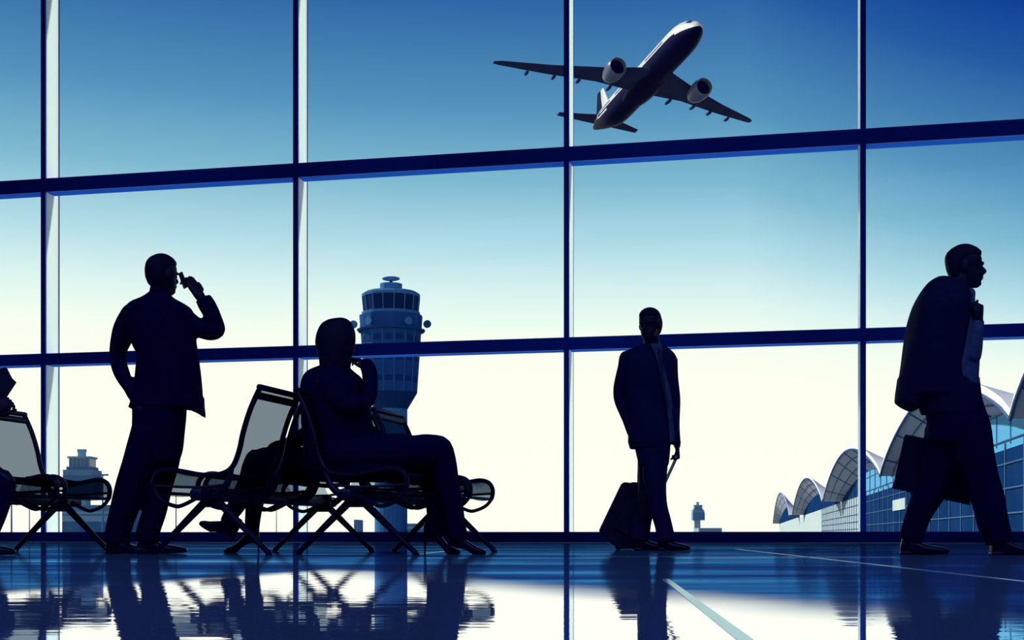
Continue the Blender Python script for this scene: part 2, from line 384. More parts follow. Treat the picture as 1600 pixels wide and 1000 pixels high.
# ------------------------------------------------------------------ beam seating
def make_bench(off=0.0, nseat=3, x0=0):
    root = empty('beam_seating', (0, 0, 0))
    b = MB(); b.box((0, .93, .345), (.075, 1.98, .07), bev=.02); b.build('beam', MT['beam'], root)
    for yy in (.12, 1.72):
        b = MB(); b.box((0, yy, .335), (.12, .075, .12), bev=.02); b.build('leg_bracket', MT['seatmetal'], root)
        for sx_ in (-1, 1):
            l = MB(); l.tube([(sx_*.02, yy, .33), (sx_*.06, yy, .29), (sx_*.34, yy, .03), (sx_*.36, yy, .012)], [(.026, .028), (.024, .026), (.015, .02), (.018, .02)], n=10, ref=(0, 1, 0))
            l.tube([(sx_*.36, yy, .016), (sx_*.36, yy, 0)], [.02, .022], n=12)
            l.build('leg', MT['seatmetal'], root)
    prof = [(-.40, .95), (-.34, .83), (-.295, .70), (-.268, .59), (-.225, .50), (-.15, .462), (-.04, .458), (.08, .478), (.18, .492), (.245, .472), (.272, .42), (.262, .36)]
    under = [(.262, .36), (.22, .315), (.15, .285), (.09, .285), (.02, .345)]
    P = cr([(p[0]+off, p[1]) for p in prof], 4)
    for i in range(nseat):
        y0 = .05+.61*i; y1 = y0+.52
        # mesh panel between the two side tubes, from top of back to the waterfall front, slightly dished
        pan = MB(); nx = 8; vs = []; fs = []
        for j, (x, z) in enumerate(P):
            for q in range(nx+1):
                t = q/nx; sag = .018*4*t*(1-t)
                bk = 1 if j < len(P)*.4 else 0
                vs.append((x-sag*bk, y0+.012+(y1-y0-.024)*t, z-sag*(1-bk)))
        for j in range(len(P)-1):
            for q in range(nx):
                a = j*(nx+1)+q; fs.append((a, a+1, a+nx+2, a+nx+1))
        pan.add(vs, fs)
        seat = pan.build('seat', MT['mesh'], root)
        for yy in (y0, y1):
            fr = MB(); fr.tube([(x, yy, z) for x, z in P], (.015, .018), n=10, ref=(0, 1, 0))
            uq = cr([(p[0]+off, p[1]) for p in under[:-1]]+[(under[-1][0], under[-1][1])], 4)
            fr.tube([(x, yy, z) for x, z in uq], (.012, .015), n=10, ref=(0, 1, 0))
            # rear stay from the beam up to the back of the pan
            fr.tube([(0, yy, .34), (-.10+off, yy, .33), (-.19+off, yy, .40), (-.225+off, yy, .50)], [.016, .022, .02, .013], n=10, k=3)
            fr.build('seat_frame', MT['seatmetal'], seat)
        for yy in (y0, y1):
            sp_ = MB(); top = [q for q in P if q[0] > -.06+off and q[1] < .5 and q[1] > .42][::2]
            poly = [Vector((x, yy-.003, z)) for x, z in top]+[Vector((.266+off, yy-.003, .40)), Vector((-.07+off, yy-.003, .388))]
            sp_.prism(poly, (0, .006, 0)); sp_.build('side_panel', MT['mesh2'], seat, smooth=False)
            sp_ = MB(); sp_.tube([(.266+off, yy, .40), (.0+off, yy, .388), (-.16+off, yy, .40)], .008, n=8, k=3); sp_.build('lower_rail', MT['seatmetal'], seat)
        tr = MB(); x, z = P[0]
        tr.tube([(x, y0-.012, z), (x, y1+.012, z)], (.017, .017), n=10, round_end=True)
        tr.tube([(x+.022, y0, z-.045), (x+.022, y1, z-.045)], (.012, .022), n=10, ref=(0, 0, 1))
        tr.build('top_rail', MT['seatmetal'], seat)
        ar = MB(); x, z = P[-1]
        ar.tube([(x-.004, y0, z), (x-.004, y1, z)], (.010, .010), n=8)
        ar.build('front_rail', MT['seatmetal'], seat)
    return root
def copy_tree(o, parent=None):
    c = o.copy(); COL.objects.link(c)
    if parent: c.parent = parent
    for ch in list(o.children): copy_tree(ch, c)
    return c
ROWV = Vector((.494, 1.80)).normalized(); RZ = -atan2(ROWV.x, ROWV.y)
def place_bench(o, x, y, rz, label):
    o.location = (x, y, 0); o.rotation_euler = (0, 0, rz); tag(o, label, 'airport seating', 'rows of beam seats in the departure lounge'); return o
BA = (-1.77, 7.6); BB = (-.925, 7.6)
benchB = make_bench(off=.06)

# ------------------------------------------------------------------ people
def basis(yaw, pitch=0, roll=0):
    return Matrix.Rotation(yaw, 3, 'Z') @ Matrix.Rotation(-pitch, 3, 'Y') @ Matrix.Rotation(roll, 3, 'X')
HEAD = [(-.002, .070, .015, .018), (.014, .088, -.015, .036), (.034, .087, -.035, .049), (.050, .091, -.052, .055), (.058, .088, -.058, .057),
        (.066, .091, -.064, .059), (.080, .086, -.076, .063), (.108, .081, -.090, .068), (.118, .082, -.093, .070), (.136, .092, -.098, .073),
        (.165, .089, -.101, .075), (.195, .073, -.093, .070), (.220, .040, -.066, .050), (.234, .005, -.030, .018)]
def head(mb, c, yaw, pitch=0, s=1.0):
    """c = chin-level axis point; faces local +x"""
    B = basis(yaw, pitch); c = Vector(c)
    def T(p): return c+B @ (Vector(p)*s)
    rows = []
    for z, xf, xb, hw in HEAD:
        cx = (xf+xb)/2; rows.append((T((cx, 0, z)), B @ Vector(((xf-xb)/2*s, 0, 0)), B @ Vector((0, hw*s, 0))))
    mb.slices(rows, n=24, e=2.15)
    # nose, brow, lips, ears, eyes
    mb.tube([T((.078, 0, .126)), T((.092, 0, .106)), T((.105, 0, .088)), T((.090, 0, .076))], [.010*s, .011*s, .0125*s, .010*s], n=10, k=3, round_end=True)
    for q in (-1, 1):
        mb.ell(T((.098, q*.012, .082)), (.011*s, .009*s, .008*s))
        mb.ell(T((-.012, q*.076, .108)), (.019*s, .008*s, .031*s), basis(yaw+q*.35, pitch))
        mb.ell(T((.073, q*.031, .110)), (.012*s, .014*s, .011*s), B)
    mb.tube([T((.086, -.042, .130)), T((.096, 0, .132)), T((.086, .042, .130))], .008*s, n=8, k=3, round_end=True)
    mb.tube([T((.084, -.024, .055)), T((.095, 0, .0595)), T((.084, .024, .055))], .0055*s, n=8, k=3, round_end=True)
    mb.tube([T((.082, -.020, .046)), T((.092, 0, .0475)), T((.082, .020, .046))], .0065*s, n=8, k=3, round_end=True)
    return T
def short_hair(c, yaw, pitch, s, parent, grow=1.0, vox=.006):
    B = basis(yaw, pitch); c = Vector(c); mb = MB()
    rows = []
    for z, xf, xb, hw in [(.035, -.032, -.062, .042), (.06, -.022, -.084, .064), (.10, -.022, -.101, .0735), (.135, -.004, -.108, .077), (.158, .045, -.111, .0785),
                          (.178, .088, -.110, .078), (.20, .090, -.100, .074), (.222, .068, -.078, .062), (.240, .035, -.045, .038), (.247, .01, -.02, .015)]:
        z = z+(.006*(grow-1)*10 if z > .2 else 0)
        rows.append((c+B @ Vector(((xf+xb)/2*s, 0, z*s)), B @ Vector(((xf-xb)/2*s*grow, 0, 0)), B @ Vector((0, hw*s*grow, 0))))
    mb.slices(rows, n=24, e=2.1)
    return mb.build('hair', MT['hair'], parent, remesh=vox, smooth_it=3)
def hand(mb, wrist, d, nrm, curls, side=1, s=1.0, thumb=.5, spread=.06, thumb_curl=.3):
    """d: direction of the fingers, nrm: back of the hand, side: +1 thumb towards nrm x d"""
    d = Vector(d).normalized(); nrm = Vector(nrm); nrm = (nrm-d*nrm.dot(d)).normalized(); lat = nrm.cross(d)*side; w = Vector(wrist)
    P = lambda a, b_, c_: w+d*a*s+lat*b_*s+nrm*c_*s
    mb.slices([(P(-.01, 0, 0), lat*.026*s, nrm*.02*s), (P(.02, .002, 0), lat*.034*s, nrm*.018*s), (P(.06, .0, .002), lat*.041*s, nrm*.015*s),
               (P(.095, -.001, .003), lat*.041*s, nrm*.012*s)], n=16, e=2.6)
    for i, (off, L, r) in enumerate(((.030, .074, .0088), (.010, .083, .009), (-.011, .077, .0087), (-.031, .060, .0078))):
        p = P(.09, off, .002); a = 0; c = curls[i]; pts = [p-d*.02*s, p]; fan = (off/.03)*spread
        dd = (d+lat*fan).normalized()
        for q, seg in enumerate((.45, .31, .24)):
            a += c*(1.0, 1.1, .7)[q]; p = p+(dd*cos(a)-nrm*sin(a))*L*seg*s; pts.append(p)
        mb.tube(pts, [r*s, r*s*1.02, r*s*.98, r*s*.9, r*s*.8], n=10, ref=lat, round_end=True)
    # thumb leaves the side of the palm near its base
    p0 = P(.018, .024, -.004); d1 = (d*.75+lat*thumb*1.3-nrm*.25).normalized(); p1 = p0+d1*.045*s
    d2 = (d*(1)+lat*(thumb-.45)-nrm*thumb_curl).normalized(); p2 = p1+d2*.032*s; p3 = p2+(d2-nrm*thumb_curl*.5).normalized()*.026*s
    mb.tube([p0, p1, p2, p3], [.0125*s, .0115*s, .0105*s, .009*s], n=10, round_end=True)
def shoe(name, ankle, heel_z, yaw, L, parent, pitch=0, kind='flat', label=None, fat=1.15):
    """ankle: point above the heel at sole level (x, y, z of heel bottom); toes towards yaw"""
    B = Matrix.Rotation(yaw, 3, 'Z') @ Matrix.Rotation(pitch, 3, 'Y'); c = Vector(ankle); mb = MB()
    h = heel_z
    def T(p): return c+B @ Vector(p)
    rows = []
    if kind == 'flat':
        data = [(-.045, .0, .055, .024), (-.035, .0, .088, .033), (.0, .0, .098, .037), (.045, .0, .090, .038), (.09, .0, .068, .042), (.14, .0, .055, .048), (.19, .002, .048, .047), (.225, .004, .040, .038), (.25, .008, .030, .018)]
    else:
        data = [(-.045, h-.01, h+.055, .018), (-.03, h-.014, h+.075, .028), (.0, h-.022, h+.072, .031), (.045, h*.72-.01, h*.72+.06, .031), (.09, h*.38, h*.38+.055, .034), (.13, .004, .058, .040), (.17, .0, .040, .040), (.205, .0, .030, .028), (.23, .003, .018, .010)]
    k_ = L/.29
    for x, z0, z1, hw in data:
        rows.append((T((x*k_, 0, (z0+z1)/2)), B @ Vector((0, 0, (z1-z0)/2*(fat if kind != 'flat' else 1))), B @ Vector((0, hw, 0))))
    mb.slices(rows, n=20, e=2.5)
    if kind == 'flat':
        mb.tube([T((0, 0, .07)), T((-.002, 0, .12))], [(.04, .034), (.036, .032)], n=14)
        o = mb.build(name, MT['leather'], parent, remesh=.006, smooth_it=2)
        so_ = MB(); so_.box(T((-.01*k_, 0, .010)), (.075*k_, .066, .02), B, bev=.008); so_.build('shoe_heel', MT['leather'], o)
    else:
        o = mb.build(name, MT['leather'], parent, remesh=.005, smooth_it=2)
        so_ = MB(); so_.tube([T((-.028, 0, h)), T((-.030, 0, h*.6)), T((-.034, 0, .0))], [.017, .008, .0055], n=10, k=3); so_.build('stiletto_heel', MT['leather'], o)
    return o
def px_rows(rows, D, depth, yc=0, e=2.4, yaw=0):
    """rows: (y, xl, xr[, depth half, depth offset]) read off the figure -> horizontal rings"""
    out = []
    for r in rows:
        y, xl, xr = r[:3]; dh = r[3] if len(r) > 3 else depth; dy = r[4] if len(r) > 4 else yc
        c = at((xl+xr)/2, y, D+dy); hw = (xr-xl)/2/F*(D+dy)
        out.append((c, Vector((hw, 0, 0)), Vector((0, dh, 0))))
    return out
def smooth_rows(rows, k=3):
    full = [tuple(r)+((0,)*(5-len(r)) if len(r) < 5 else ()) for r in rows]
    return cr(full, k)
def limb(mb, pts, D, k=4, n=14, rnd=True):
    """pts: (x px, y px, radius px, depth offset m[, radius in depth])"""
    P = [at(p[0], p[1], D+p[3]) for p in pts]
    R = [(p[2]/F*D, (p[4] if len(p) > 4 else p[2])/F*D) for p in pts]
    mb.tube(P, R, n=n, k=k, ref=(0, 1, .001), round_end=rnd)

# --- man on the phone (standing, back towards us)
D = 8.3
man = empty('person', at(228, HZ+F*CH/D, D)); man.location.z = 0
tag(man, 'man in dark suit standing with right hand raised to his ear, other hand in pocket', 'person')
bd = MB()
HC = at(254, 459, D); yaw = radians(50)
head(bd, HC, yaw, 0, 1.0)
limb(bd, [(252, 440, 13, 0), (246, 470, 14, .02)], D)
px = [(470, 228, 268, .09), (500, 198, 290, .10), (560, 222, 296, .10), (620, 216, 292, .10), (650, 216, 282, .10)]
bd.slices(px_rows(smooth_rows([p+(0,) for p in px]), D, .1))
limb(bd, [(232, 650, 18, -.03), (209, 745, 15, -.02), (184, 845, 9, 0)], D)
limb(bd, [(262, 650, 18, .06), (250, 745, 15, .05), (233, 845, 9, .05)], D)
limb(bd, [(205, 495, 11, 0), (183, 560, 9, .06), (206, 618, 7, -.06)], D)
limb(bd, [(290, 498, 11, 0), (334, 517, 9, -.02), (317, 472, 7.5, -.02), (312, 461, 7.5, -.02)], D)
hand(bd, at(311, 463, D-.02), Vector((-.50, 0.05, .86)), Vector((.70, -.65, .30)), (.34, .42, .5, .58), side=-1, s=1.06, thumb=.8, spread=.22)
limb(bd, [(206, 616, 7, -.06), (222, 640, 9, -.08)], D)
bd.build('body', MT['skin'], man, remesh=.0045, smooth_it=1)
short_hair(HC, yaw, 0, 1.0, man)
j = MB()
rows = [(452, 238, 262, .05, .01), (460, 229, 266, .07, .01), (466, 219, 272, .09), (473, 204, 287, .105), (480, 196, 297, .115), (490, 190, 303, .12), (510, 192, 306, .125), (530, 203, 307, .125),
        (550, 213, 309.5, .12), (586, 210, 314, .12), (610, 207, 316, .125), (630, 203, 317, .13), (638, 200, 318, .13)]
rows[9] = (550, 215, 309.5, .12)
j.slices(px_rows(smooth_rows(rows), D, .12), n=36)
j.slices(px_rows([(620, 284, 317, .11), (636, 289, 318.5, .11), (642, 300, 319.5, .10), (648, 310, 320.5, .08), (654, 318, 321.5, .05)], D, .1), n=24)
limb(j, [(206, 490, 17, 0), (193, 520, 17, .02), (184, 556, 12.8, .06), (192, 585, 12.5, .02), (208, 615, 10.5, -.05), (214, 626, 9, -.07)], D, rnd=True)
limb(j, [(293, 502, 18, 0), (312, 513, 16, -.01), (334, 517.5, 14, -.03), (339, 512, 12.5, -.03), (332, 495, 13.5, -.03), (323, 478, 14.5, -.02), (317, 466, 13.5, -.02)], D, rnd=False)
j.build('jacket', MT['suit'], man, remesh=.008, smooth_it=2, fold=.012)
t = MB()
t.slices(px_rows(smooth_rows([(625, 206, 290, .12, 0), (650, 207, 289, .12, 0), (680, 206, 286, .115, 0), (705, 202, 282, .105, 0), (722, 204, 276, .09, 0)]), D, .12), n=32)
limb(t, [(231, 668, 25, -.04), (222, 715, 26, -.04), (207, 755, 24, -.03), (196, 792, 21.5, -.02), (185, 825, 18.5, 0), (181, 848, 20, 0)], D, rnd=False)
limb(t, [(262, 668, 25, .06), (256, 715, 24, .06), (247, 755, 24, .05), (242, 792, 19.5, .05), (233, 825, 17, .05), (230, 846, 17, .05)], D, rnd=False)
t.build('trousers', MT['suit'], man, remesh=.008, smooth_it=2, fold=.014)
s_ = at(178, 850, D); s_.z = 0; shoe('shoe', s_, .02, radians(-18), .29, man)
s_ = at(226, 850, D+.05); s_.z = 0; shoe('shoe', s_, .02, radians(8), .30, man)
col_ = MB(); col_.tube([at(249, 457, D), at(250, 447, D)], [(.066, .06), (.06, .056)], n=20); col_.build('collar', MT['suit'], man)
ph = MB(); ph.box(at(286, 438, D-.0), (.014, .062, .10), basis(.5, .35), bev=.005)
po = ph.build('mobile_phone', MT['black'], None); tag(po, 'dark phone in the raised hand of the standing man at the left window', 'phone')

# --- man walking with a suitcase in the middle
D = 10.0
man = empty('person', at(1030, 860, D)); man.location.z = 0
tag(man, 'man in dark suit and open jacket walking by the window and pulling a suitcase', 'person')
bd = MB(); HC = at(1016, 533, D); yaw = radians(-118)
head(bd, HC, yaw, -.08, 1.02)
limb(bd, [(1017, 522, 12, .01), (1019, 545, 13, .03)], D)
bd.slices(px_rows(smooth_rows([(548, 992, 1044, .08, 0), (570, 980, 1048, .1, 0), (640, 990, 1044, .1, 0), (700, 998, 1042, .1, 0)]), D, .1))
limb(bd, [(1010, 700, 14, .04), (1008, 770, 11, .06), (998, 845, 7, .12)], D)
limb(bd, [(1030, 700, 14, 0), (1030, 770, 11, -.03), (1041, 845, 7, -.06)], D)
limb(bd, [(976, 560, 9, 0), (970, 620, 8, .06), (985, 672, 6, -.02)], D)
limb(bd, [(985, 672, 6, -.02), (998, 690, 8, -.07)], D)
limb(bd, [(1048, 565, 9, 0), (1052, 640, 8, .02), (1058, 696, 5.5, .02)], D)
hand(bd, at(1058, 699, D+.02), Vector((.1, 0, -1)), Vector((1, -.1, 0)), (1.15, 1.2, 1.25, 1.3), side=-1, s=.9, thumb=.3, thumb_curl=.9)
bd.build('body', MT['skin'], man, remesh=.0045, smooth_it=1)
short_hair(HC, yaw, -.08, 1.01, man)
j = MB()
rows = [(538, 1004, 1032, .06, .02), (543, 991, 1040, .08), (550, 977, 1050, .1), (560, 969, 1057, .115), (580, 972, 1057, .12), (610, 976, 1052, .12), (650, 980, 1050, .12), (680, 982, 1052, .125), (700, 987, 1046, .12)]
j.slices(px_rows(smooth_rows(rows), D, .12), n=36)
limb(j, [(979, 560, 12, 0), (974, 590, 13, .02), (972, 620, 12.5, .06), (981, 655, 10, .0), (992, 684, 8.5, -.05)], D)
limb(j, [(1047, 562, 12, 0), (1050, 600, 11, .02), (1053, 650, 10.5, .02), (1057, 696, 8, .02)], D, rnd=False)
j.slices(px_rows([(672, 982, 1000, .10), (690, 981, 997, .09), (702, 984, 994, .07)], D, .1), n=20)
j.slices(px_rows([(640, 1034, 1056, .10), (670, 1040, 1061, .09), (691, 1048, 1063, .07)], D, .1), n=20)
j.build('jacket', MT['suit_soft'], man, remesh=.008, smooth_it=2, fold=.014)
t = MB()
t.slices(px_rows(smooth_rows([(680, 990, 1047, .11, 0), (705, 993, 1047, .11, 0), (725, 997, 1045, .1, 0)]), D, .12), n=32)
limb(t, [(1027, 705, 19, -.01), (1023, 745, 18.5, -.03), (1028, 785, 14, -.04), (1036, 820, 13.5, -.05), (1040, 846, 15, -.06)], D, rnd=False)
limb(t, [(1012, 705, 18, .05), (1010, 745, 15, .07), (1010, 785, 14, .09), (1003, 815, 15, .12), (999, 842, 16, .14)], D, rnd=False)
t.build('trousers', MT['suit_soft'], man, remesh=.008, smooth_it=2, fold=.014)
# shirt front and tie showing in the open jacket
sh = MB()
def strip(mb, rows, D, d0, th):
    top = [at(x0, y, D+d0-.02*sin(pi*i/(len(rows)-1))) for i, (y, x0, x1) in enumerate(rows)]
    bot = [at(x1, y, D+d0+.03) for i, (y, x0, x1) in enumerate(rows)]
    mid = [(a+c)/2+Vector((0, -.012, 0)) for a, c in zip(top, bot)]
    vs = top+mid+bot; n = len(rows); fs = []
    for i in range(n-1):
        fs += [(i, i+1, n+i+1, n+i), (n+i, n+i+1, 2*n+i+1, 2*n+i)]
    mb.add(vs+[v+Vector((0, th, 0)) for v in vs], fs+[tuple(q+3*n for q in f[::-1]) for f in fs]+[(i, 3*n+i, 3*n+i+1, i+1) for i in range(n-1)]+[(2*n+i, 2*n+i+1, 5*n+i+1, 5*n+i) for i in range(n-1)])
strip(sh, [(537, 1016, 1034), (550, 1023, 1036), (570, 1029, 1041), (600, 1035, 1046), (630, 1041, 1051), (660, 1045, 1053), (690, 1047, 1055)], D, -.118, .03)
sh.build('shirt', MT['shirt'], man)
ti = MB(); strip(ti, [(542, 1028, 1032), (550, 1030, 1034), (580, 1034, 1039), (620, 1040, 1045), (640, 1042, 1046)], D, -.135, .01)
ti.build('tie', MT['tie'], man)
s_ = at(1036, 850, D-.06); s_.z = 0; shoe('shoe', s_, .02, radians(-20), .24, man)
s_ = at(1000, 850, D+.14); s_.z = 0; shoe('shoe', s_, .02, radians(-20), .27, man)
# the suitcase
sc = empty('suitcase', at(962, 860, D+.16)); sc.location.z = 0
tag(sc, 'dark wheeled suitcase with extended handle tilted behind the man by the window', 'suitcase')
Dc = D+.22
corn = [(936, 829), (971, 756), (975, 753), (1034, 760), (1037, 764), (1004, 846), (994, 858), (966, 858), (940, 836)]
b = MB(); b.prism([at(x, y, Dc) for x, y in corn], (.02, .36, 0)); bo = b.build('shell', MT['case'], sc, smooth=False)
md = bo.modifiers.new('b', 'BEVEL'); md.width = .018; md.segments = 3
b = MB(); b.prism([at(x, y, Dc-.03) for x, y in ((958, 826), (980, 780), (1008, 783), (986, 838))], (0, .045, 0)); q = b.build('front_pocket', MT['case'], bo, smooth=False)
md = q.modifiers.new('b', 'BEVEL'); md.width = .012; md.segments = 3
b = MB(); b.tube([at(985, 758, Dc+.12), at(988, 755, Dc+.12), at(1002, 756, Dc+.12), at(1005, 760, Dc+.12)], .008, k=3); b.build('grip', MT['black'], bo)
for dy in (.02, .34):
    b = MB(); cc = at(966, 861, Dc+dy); cc.z = .024; b.tube([cc-Vector((0, .012, 0)), cc+Vector((0, .012, 0))], .024, n=20); b.build('wheel', MT['black'], sc)
    b = MB(); cc = at(1001, 850, Dc+dy); b.tube([cc, cc+Vector((.0, 0, -.03))], .014, n=10); b.build('stand_foot', MT['black'], sc)
b = MB()
hb, ht = at(1036, 763, Dc+.1), at(1058.5, 714, D+.02)
b.tube([hb, ht], .0065, n=10); b.tube([hb+Vector((0, .12, 0)), ht+Vector((0, .12, 0))], .0065, n=10)
b.tube([ht+Vector((0, -.02, 0)), ht+Vector((0, .14, 0))], .013, n=12, round_end=True); b.build('telescopic_handle', MT['steel'], sc)

# --- man on the right, jacket over the shoulder
D = 7.75
man = empty('person', at(1490, 866, D)); man.location.z = 0
tag(man, 'man striding right with jacket hung over his shoulder and a briefcase', 'person')
bd = MB(); HC = at(1508, 449.5, D); yaw = radians(-10)
head(bd, HC, yaw, 0, 1.02)
limb(bd, [(1500, 435, 16, 0), (1494, 462, 17, 0)], D)
bd.slices(px_rows(smooth_rows([(460, 1476, 1518, .09, 0), (490, 1468, 1520, .12, 0), (560, 1462, 1518, .11, 0), (640, 1452, 1524, .11, 0)]), D, .1))
limb(bd, [(1475, 640, 19, .08), (1450, 745, 15, .10), (1424, 838, 9, .12)], D)
limb(bd, [(1508, 640, 20, -.05), (1532, 745, 15, -.07), (1560, 845, 9, -.1)], D)
limb(bd, [(1488, 478, 12, -.05), (1514, 550, 9.5, -.10), (1530, 505, 7.5, -.15)], D)
hand(bd, at(1530.5, 500, D-.15), Vector((.04, .05, 1)), Vector((.75, -.6, 0)), (1.3, 1.35, 1.4, 1.4), side=1, s=.93, thumb=.2, thumb_curl=-.15)
limb(bd, [(1462, 485, 12, .12), (1452, 560, 9, .17), (1457, 632, 7, .13)], D)
hand(bd, at(1457, 634, D+.13), Vector((0.05, 0, -1)), Vector((0, -1, 0)), (1.1, 1.15, 1.2, 1.2), side=1, s=.9, thumb=.3, thumb_curl=.8)
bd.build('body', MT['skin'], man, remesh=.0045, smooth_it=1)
short_hair(HC, yaw, 0, 1.02, man)
# shirt with sleeves
j = MB()
rows = [(452, 1484, 1520, .06), (458, 1478, 1522, .08), (468, 1468, 1520, .12), (490, 1462, 1522, .145), (530, 1460, 1524, .145), (570, 1456, 1526, .14), (600, 1450, 1527, .135), (615, 1450, 1528, .13)]
j.slices(px_rows(smooth_rows([r+(0,) for r in rows]), D, .12), n=36)
limb(j, [(1490, 478, 15, -.05), (1500, 515, 15, -.07), (1513, 553, 15, -.10), (1520, 547, 13, -.12), (1526, 524, 11.5, -.14), (1529.5, 500, 9.5, -.15)], D, rnd=False)
limb(j, [(1467, 480, 15, .12), (1456, 520, 14, .14), (1452, 560, 13, .17), (1457, 630, 10, .13)], D, rnd=False)
j.build('shirt', MT['shirt'], man, remesh=.008, smooth_it=2, fold=.02)
# the slung jacket
j = MB()
rows = [(434, 1466, 1480, .05, -.02), (442, 1452, 1502, .09, -.02), (456, 1440, 1513, .14, -.02), (478, 1429, 1515, .175, -.02), (505, 1421, 1513, .18, -.01), (540, 1416, 1508, .18, 0), (575, 1410, 1506, .165, .0), (600, 1405, 1512, .16, 0), (618, 1402, 1510, .155, 0)]
j.slices(px_rows(smooth_rows(rows), D, .12), n=40, e=2.6)
j.slices(px_rows([(590, 1405, 1442, .12), (615, 1401.5, 1439, .12), (628, 1400, 1437, .11), (634, 1409, 1436, .10), (640, 1423, 1434, .07)], D, .1), n=28)
j.slices(px_rows(smooth_rows([(600, 1436, 1526, .15, 0), (625, 1436, 1530, .145, 0), (648, 1441, 1534, .13, 0)]), D, .12), n=32)
j.build('jacket', MT['jacket_slung'], man, remesh=.008, smooth_it=2, fold=.012)
t = MB()
t.slices(px_rows(smooth_rows([(590, 1462, 1528, .12, 0), (625, 1447, 1532, .13, 0), (660, 1449, 1541, .13, 0), (690, 1448, 1546, .12, 0)]), D, .12), n=32)
limb(t, [(1481, 660, 32, .06), (1470, 715, 32, .08), (1455, 760, 27, .1), (1437, 800, 22, .11), (1424, 845, 17.5, .12)], D, rnd=False)
limb(t, [(1510, 660, 33, -.04), (1525, 715, 30, -.06), (1537, 760, 25, -.07), (1548, 800, 24, -.09), (1562, 848, 22, -.1)], D, rnd=False)
t.build('trousers', MT['suit'], man, remesh=.008, smooth_it=2, fold=.016)
bt = MB(); bt.slices([(at(1494, 600, D), Vector((.125, 0, 0)), Vector((0, .138, 0))), (at(1494, 592, D), Vector((.124, 0, 0)), Vector((0, .137, 0)))], n=32); bt.build('belt', MT['leather'], man)
s_ = at(1418, 850, D+.12); s_.z = 0; shoe('shoe', s_, .02, radians(-14), .27, man)
s_ = at(1560, 850, D-.1); s_.z = 0; shoe('shoe', s_, .02, radians(4), .29, man)
# briefcase hanging from his far hand
bc = empty('briefcase', at(1460, 780, D+.13))
tag(bc, 'dark hard briefcase carried by the man striding right', 'briefcase')
Db = D+.08
b = MB(); b.prism([at(x, y, Db) for x, y in ((1413, 678), (1394, 761), (1515, 787), (1534, 704))], (.05, .11, 0)); bo = b.build('case_body', MT['black'], bc, smooth=False)
md = bo.modifiers.new('b', 'BEVEL'); md.width = .012; md.segments = 3
b = MB(); b.prism([at(x, y, Db-.006) for x, y in ((1395, 756), (1393.5, 763), (1514, 789), (1516, 782))], (.052, .122, 0)); b.build('trim_band', MT['seatmetal'], bo, smooth=False)
b = MB(); b.tube([at(1446, 688, D+.135), at(1447, 672, D+.135), at(1453, 663, D+.135), at(1470, 666, D+.135), at(1478, 676, D+.135), at(1477, 694, D+.135)], .009, k=4, n=10); b.build('handle', MT['black'], bc)

# --- woman seated facing right
D = 8.05
wom = empty('person', at(560, 866, D)); wom.location.z = 0
tag(wom, 'woman with long hair seated facing right, legs in high heels', 'person')
bd = MB(); HC = at(524, 567, D); yaw = radians(18)
head(bd, HC, yaw, -.1, .95)
limb(bd, [(520, 555, 12, 0), (518, 590, 13, 0)], D)
bd.slices(px_rows(smooth_rows([(590, 490, 552, .08, 0), (640, 484, 562, .1, 0), (700, 486, 566, .12, 0), (725, 490, 570, .13, 0)]), D, .1))
limb(bd, [(530, 715, 22, -.1), (610, 708, 20, -.08), (688, 706, 16, -.06), (700, 750, 13, -.06), (718, 825, 8, -.06)], D)
limb(bd, [(530, 715, 22, .1), (610, 712, 20, .08), (668, 714, 16, .06), (676, 770, 12, .06), (680, 822, 8, .06)], D)
limb(bd, [(502, 600, 11, -.14), (540, 640, 9, -.2), (577, 622, 8, -.16), (575, 585, 7, -.1)], D)
hand(bd, at(573, 578, D-.1), Vector((-.62, .25, .8)), Vector((.8, -.3, .5)), (.7, .75, .8, .85), side=1, s=.9)
limb(bd, [(520, 605, 11, .14), (550, 660, 9, .17), (600, 690, 7, .1)], D)
hand(bd, at(600, 690, D+.1), Vector((1, -.2, -.1)), Vector((0, 0, 1)), (.3, .3, .35, .4), side=1, s=.85)
bd.build('body', MT['skin'], wom, remesh=.0045, smooth_it=1)
h_ = MB()
h_.slices(px_rows(smooth_rows([(496, 523, 531, .012), (497.5, 515, 538, .035), (501, 508, 545, .06), (507, 500, 551, .08), (520, 493, 556, .095), (536, 491, 556, .10), (550, 495, 553, .10), (562, 499, 548, .095), (578, 500, 546, .09), (600, 498, 540, .085), (625, 499, 534, .07), (645, 504, 526, .04)]), D, .1), n=32, e=2.1)
h_.build('hair', MT['hair'], wom, remesh=.007, smooth_it=2, fold=.012)
j = MB()
rows = [(572, 502, 540, .07, 0), (580, 484, 552, .12, 0), (592, 474, 566, .16, 0), (615, 469, 574, .185, 0), (650, 470, 580, .18, 0), (680, 474, 588, .18, 0), (705, 473, 592, .19, 0), (735, 472, 590, .19, 0)]
j.slices(px_rows(smooth_rows(rows), D, .12), n=36)
limb(j, [(512, 600, 18, -.15), (540, 630, 16, -.2), (572, 626, 14, -.18), (579, 608, 12, -.16), (577, 584, 11, -.11), (572, 571, 10, -.1)], D, rnd=True)
limb(j, [(520, 605, 16, .14), (548, 655, 14, .17), (592, 682, 11, .1)], D)
j.build('coat', MT['suit'], wom, remesh=.008, smooth_it=2, fold=.016)
t = MB()
limb(t, [(510, 712, 36, -.08), (570, 712, 34, -.08), (640, 708, 29, -.07), (680, 704, 25, -.06), (692, 714, 20, -.06), (700, 750, 18, -.06), (710, 800, 16.5, -.06), (714, 836, 17.5, -.06)], D)
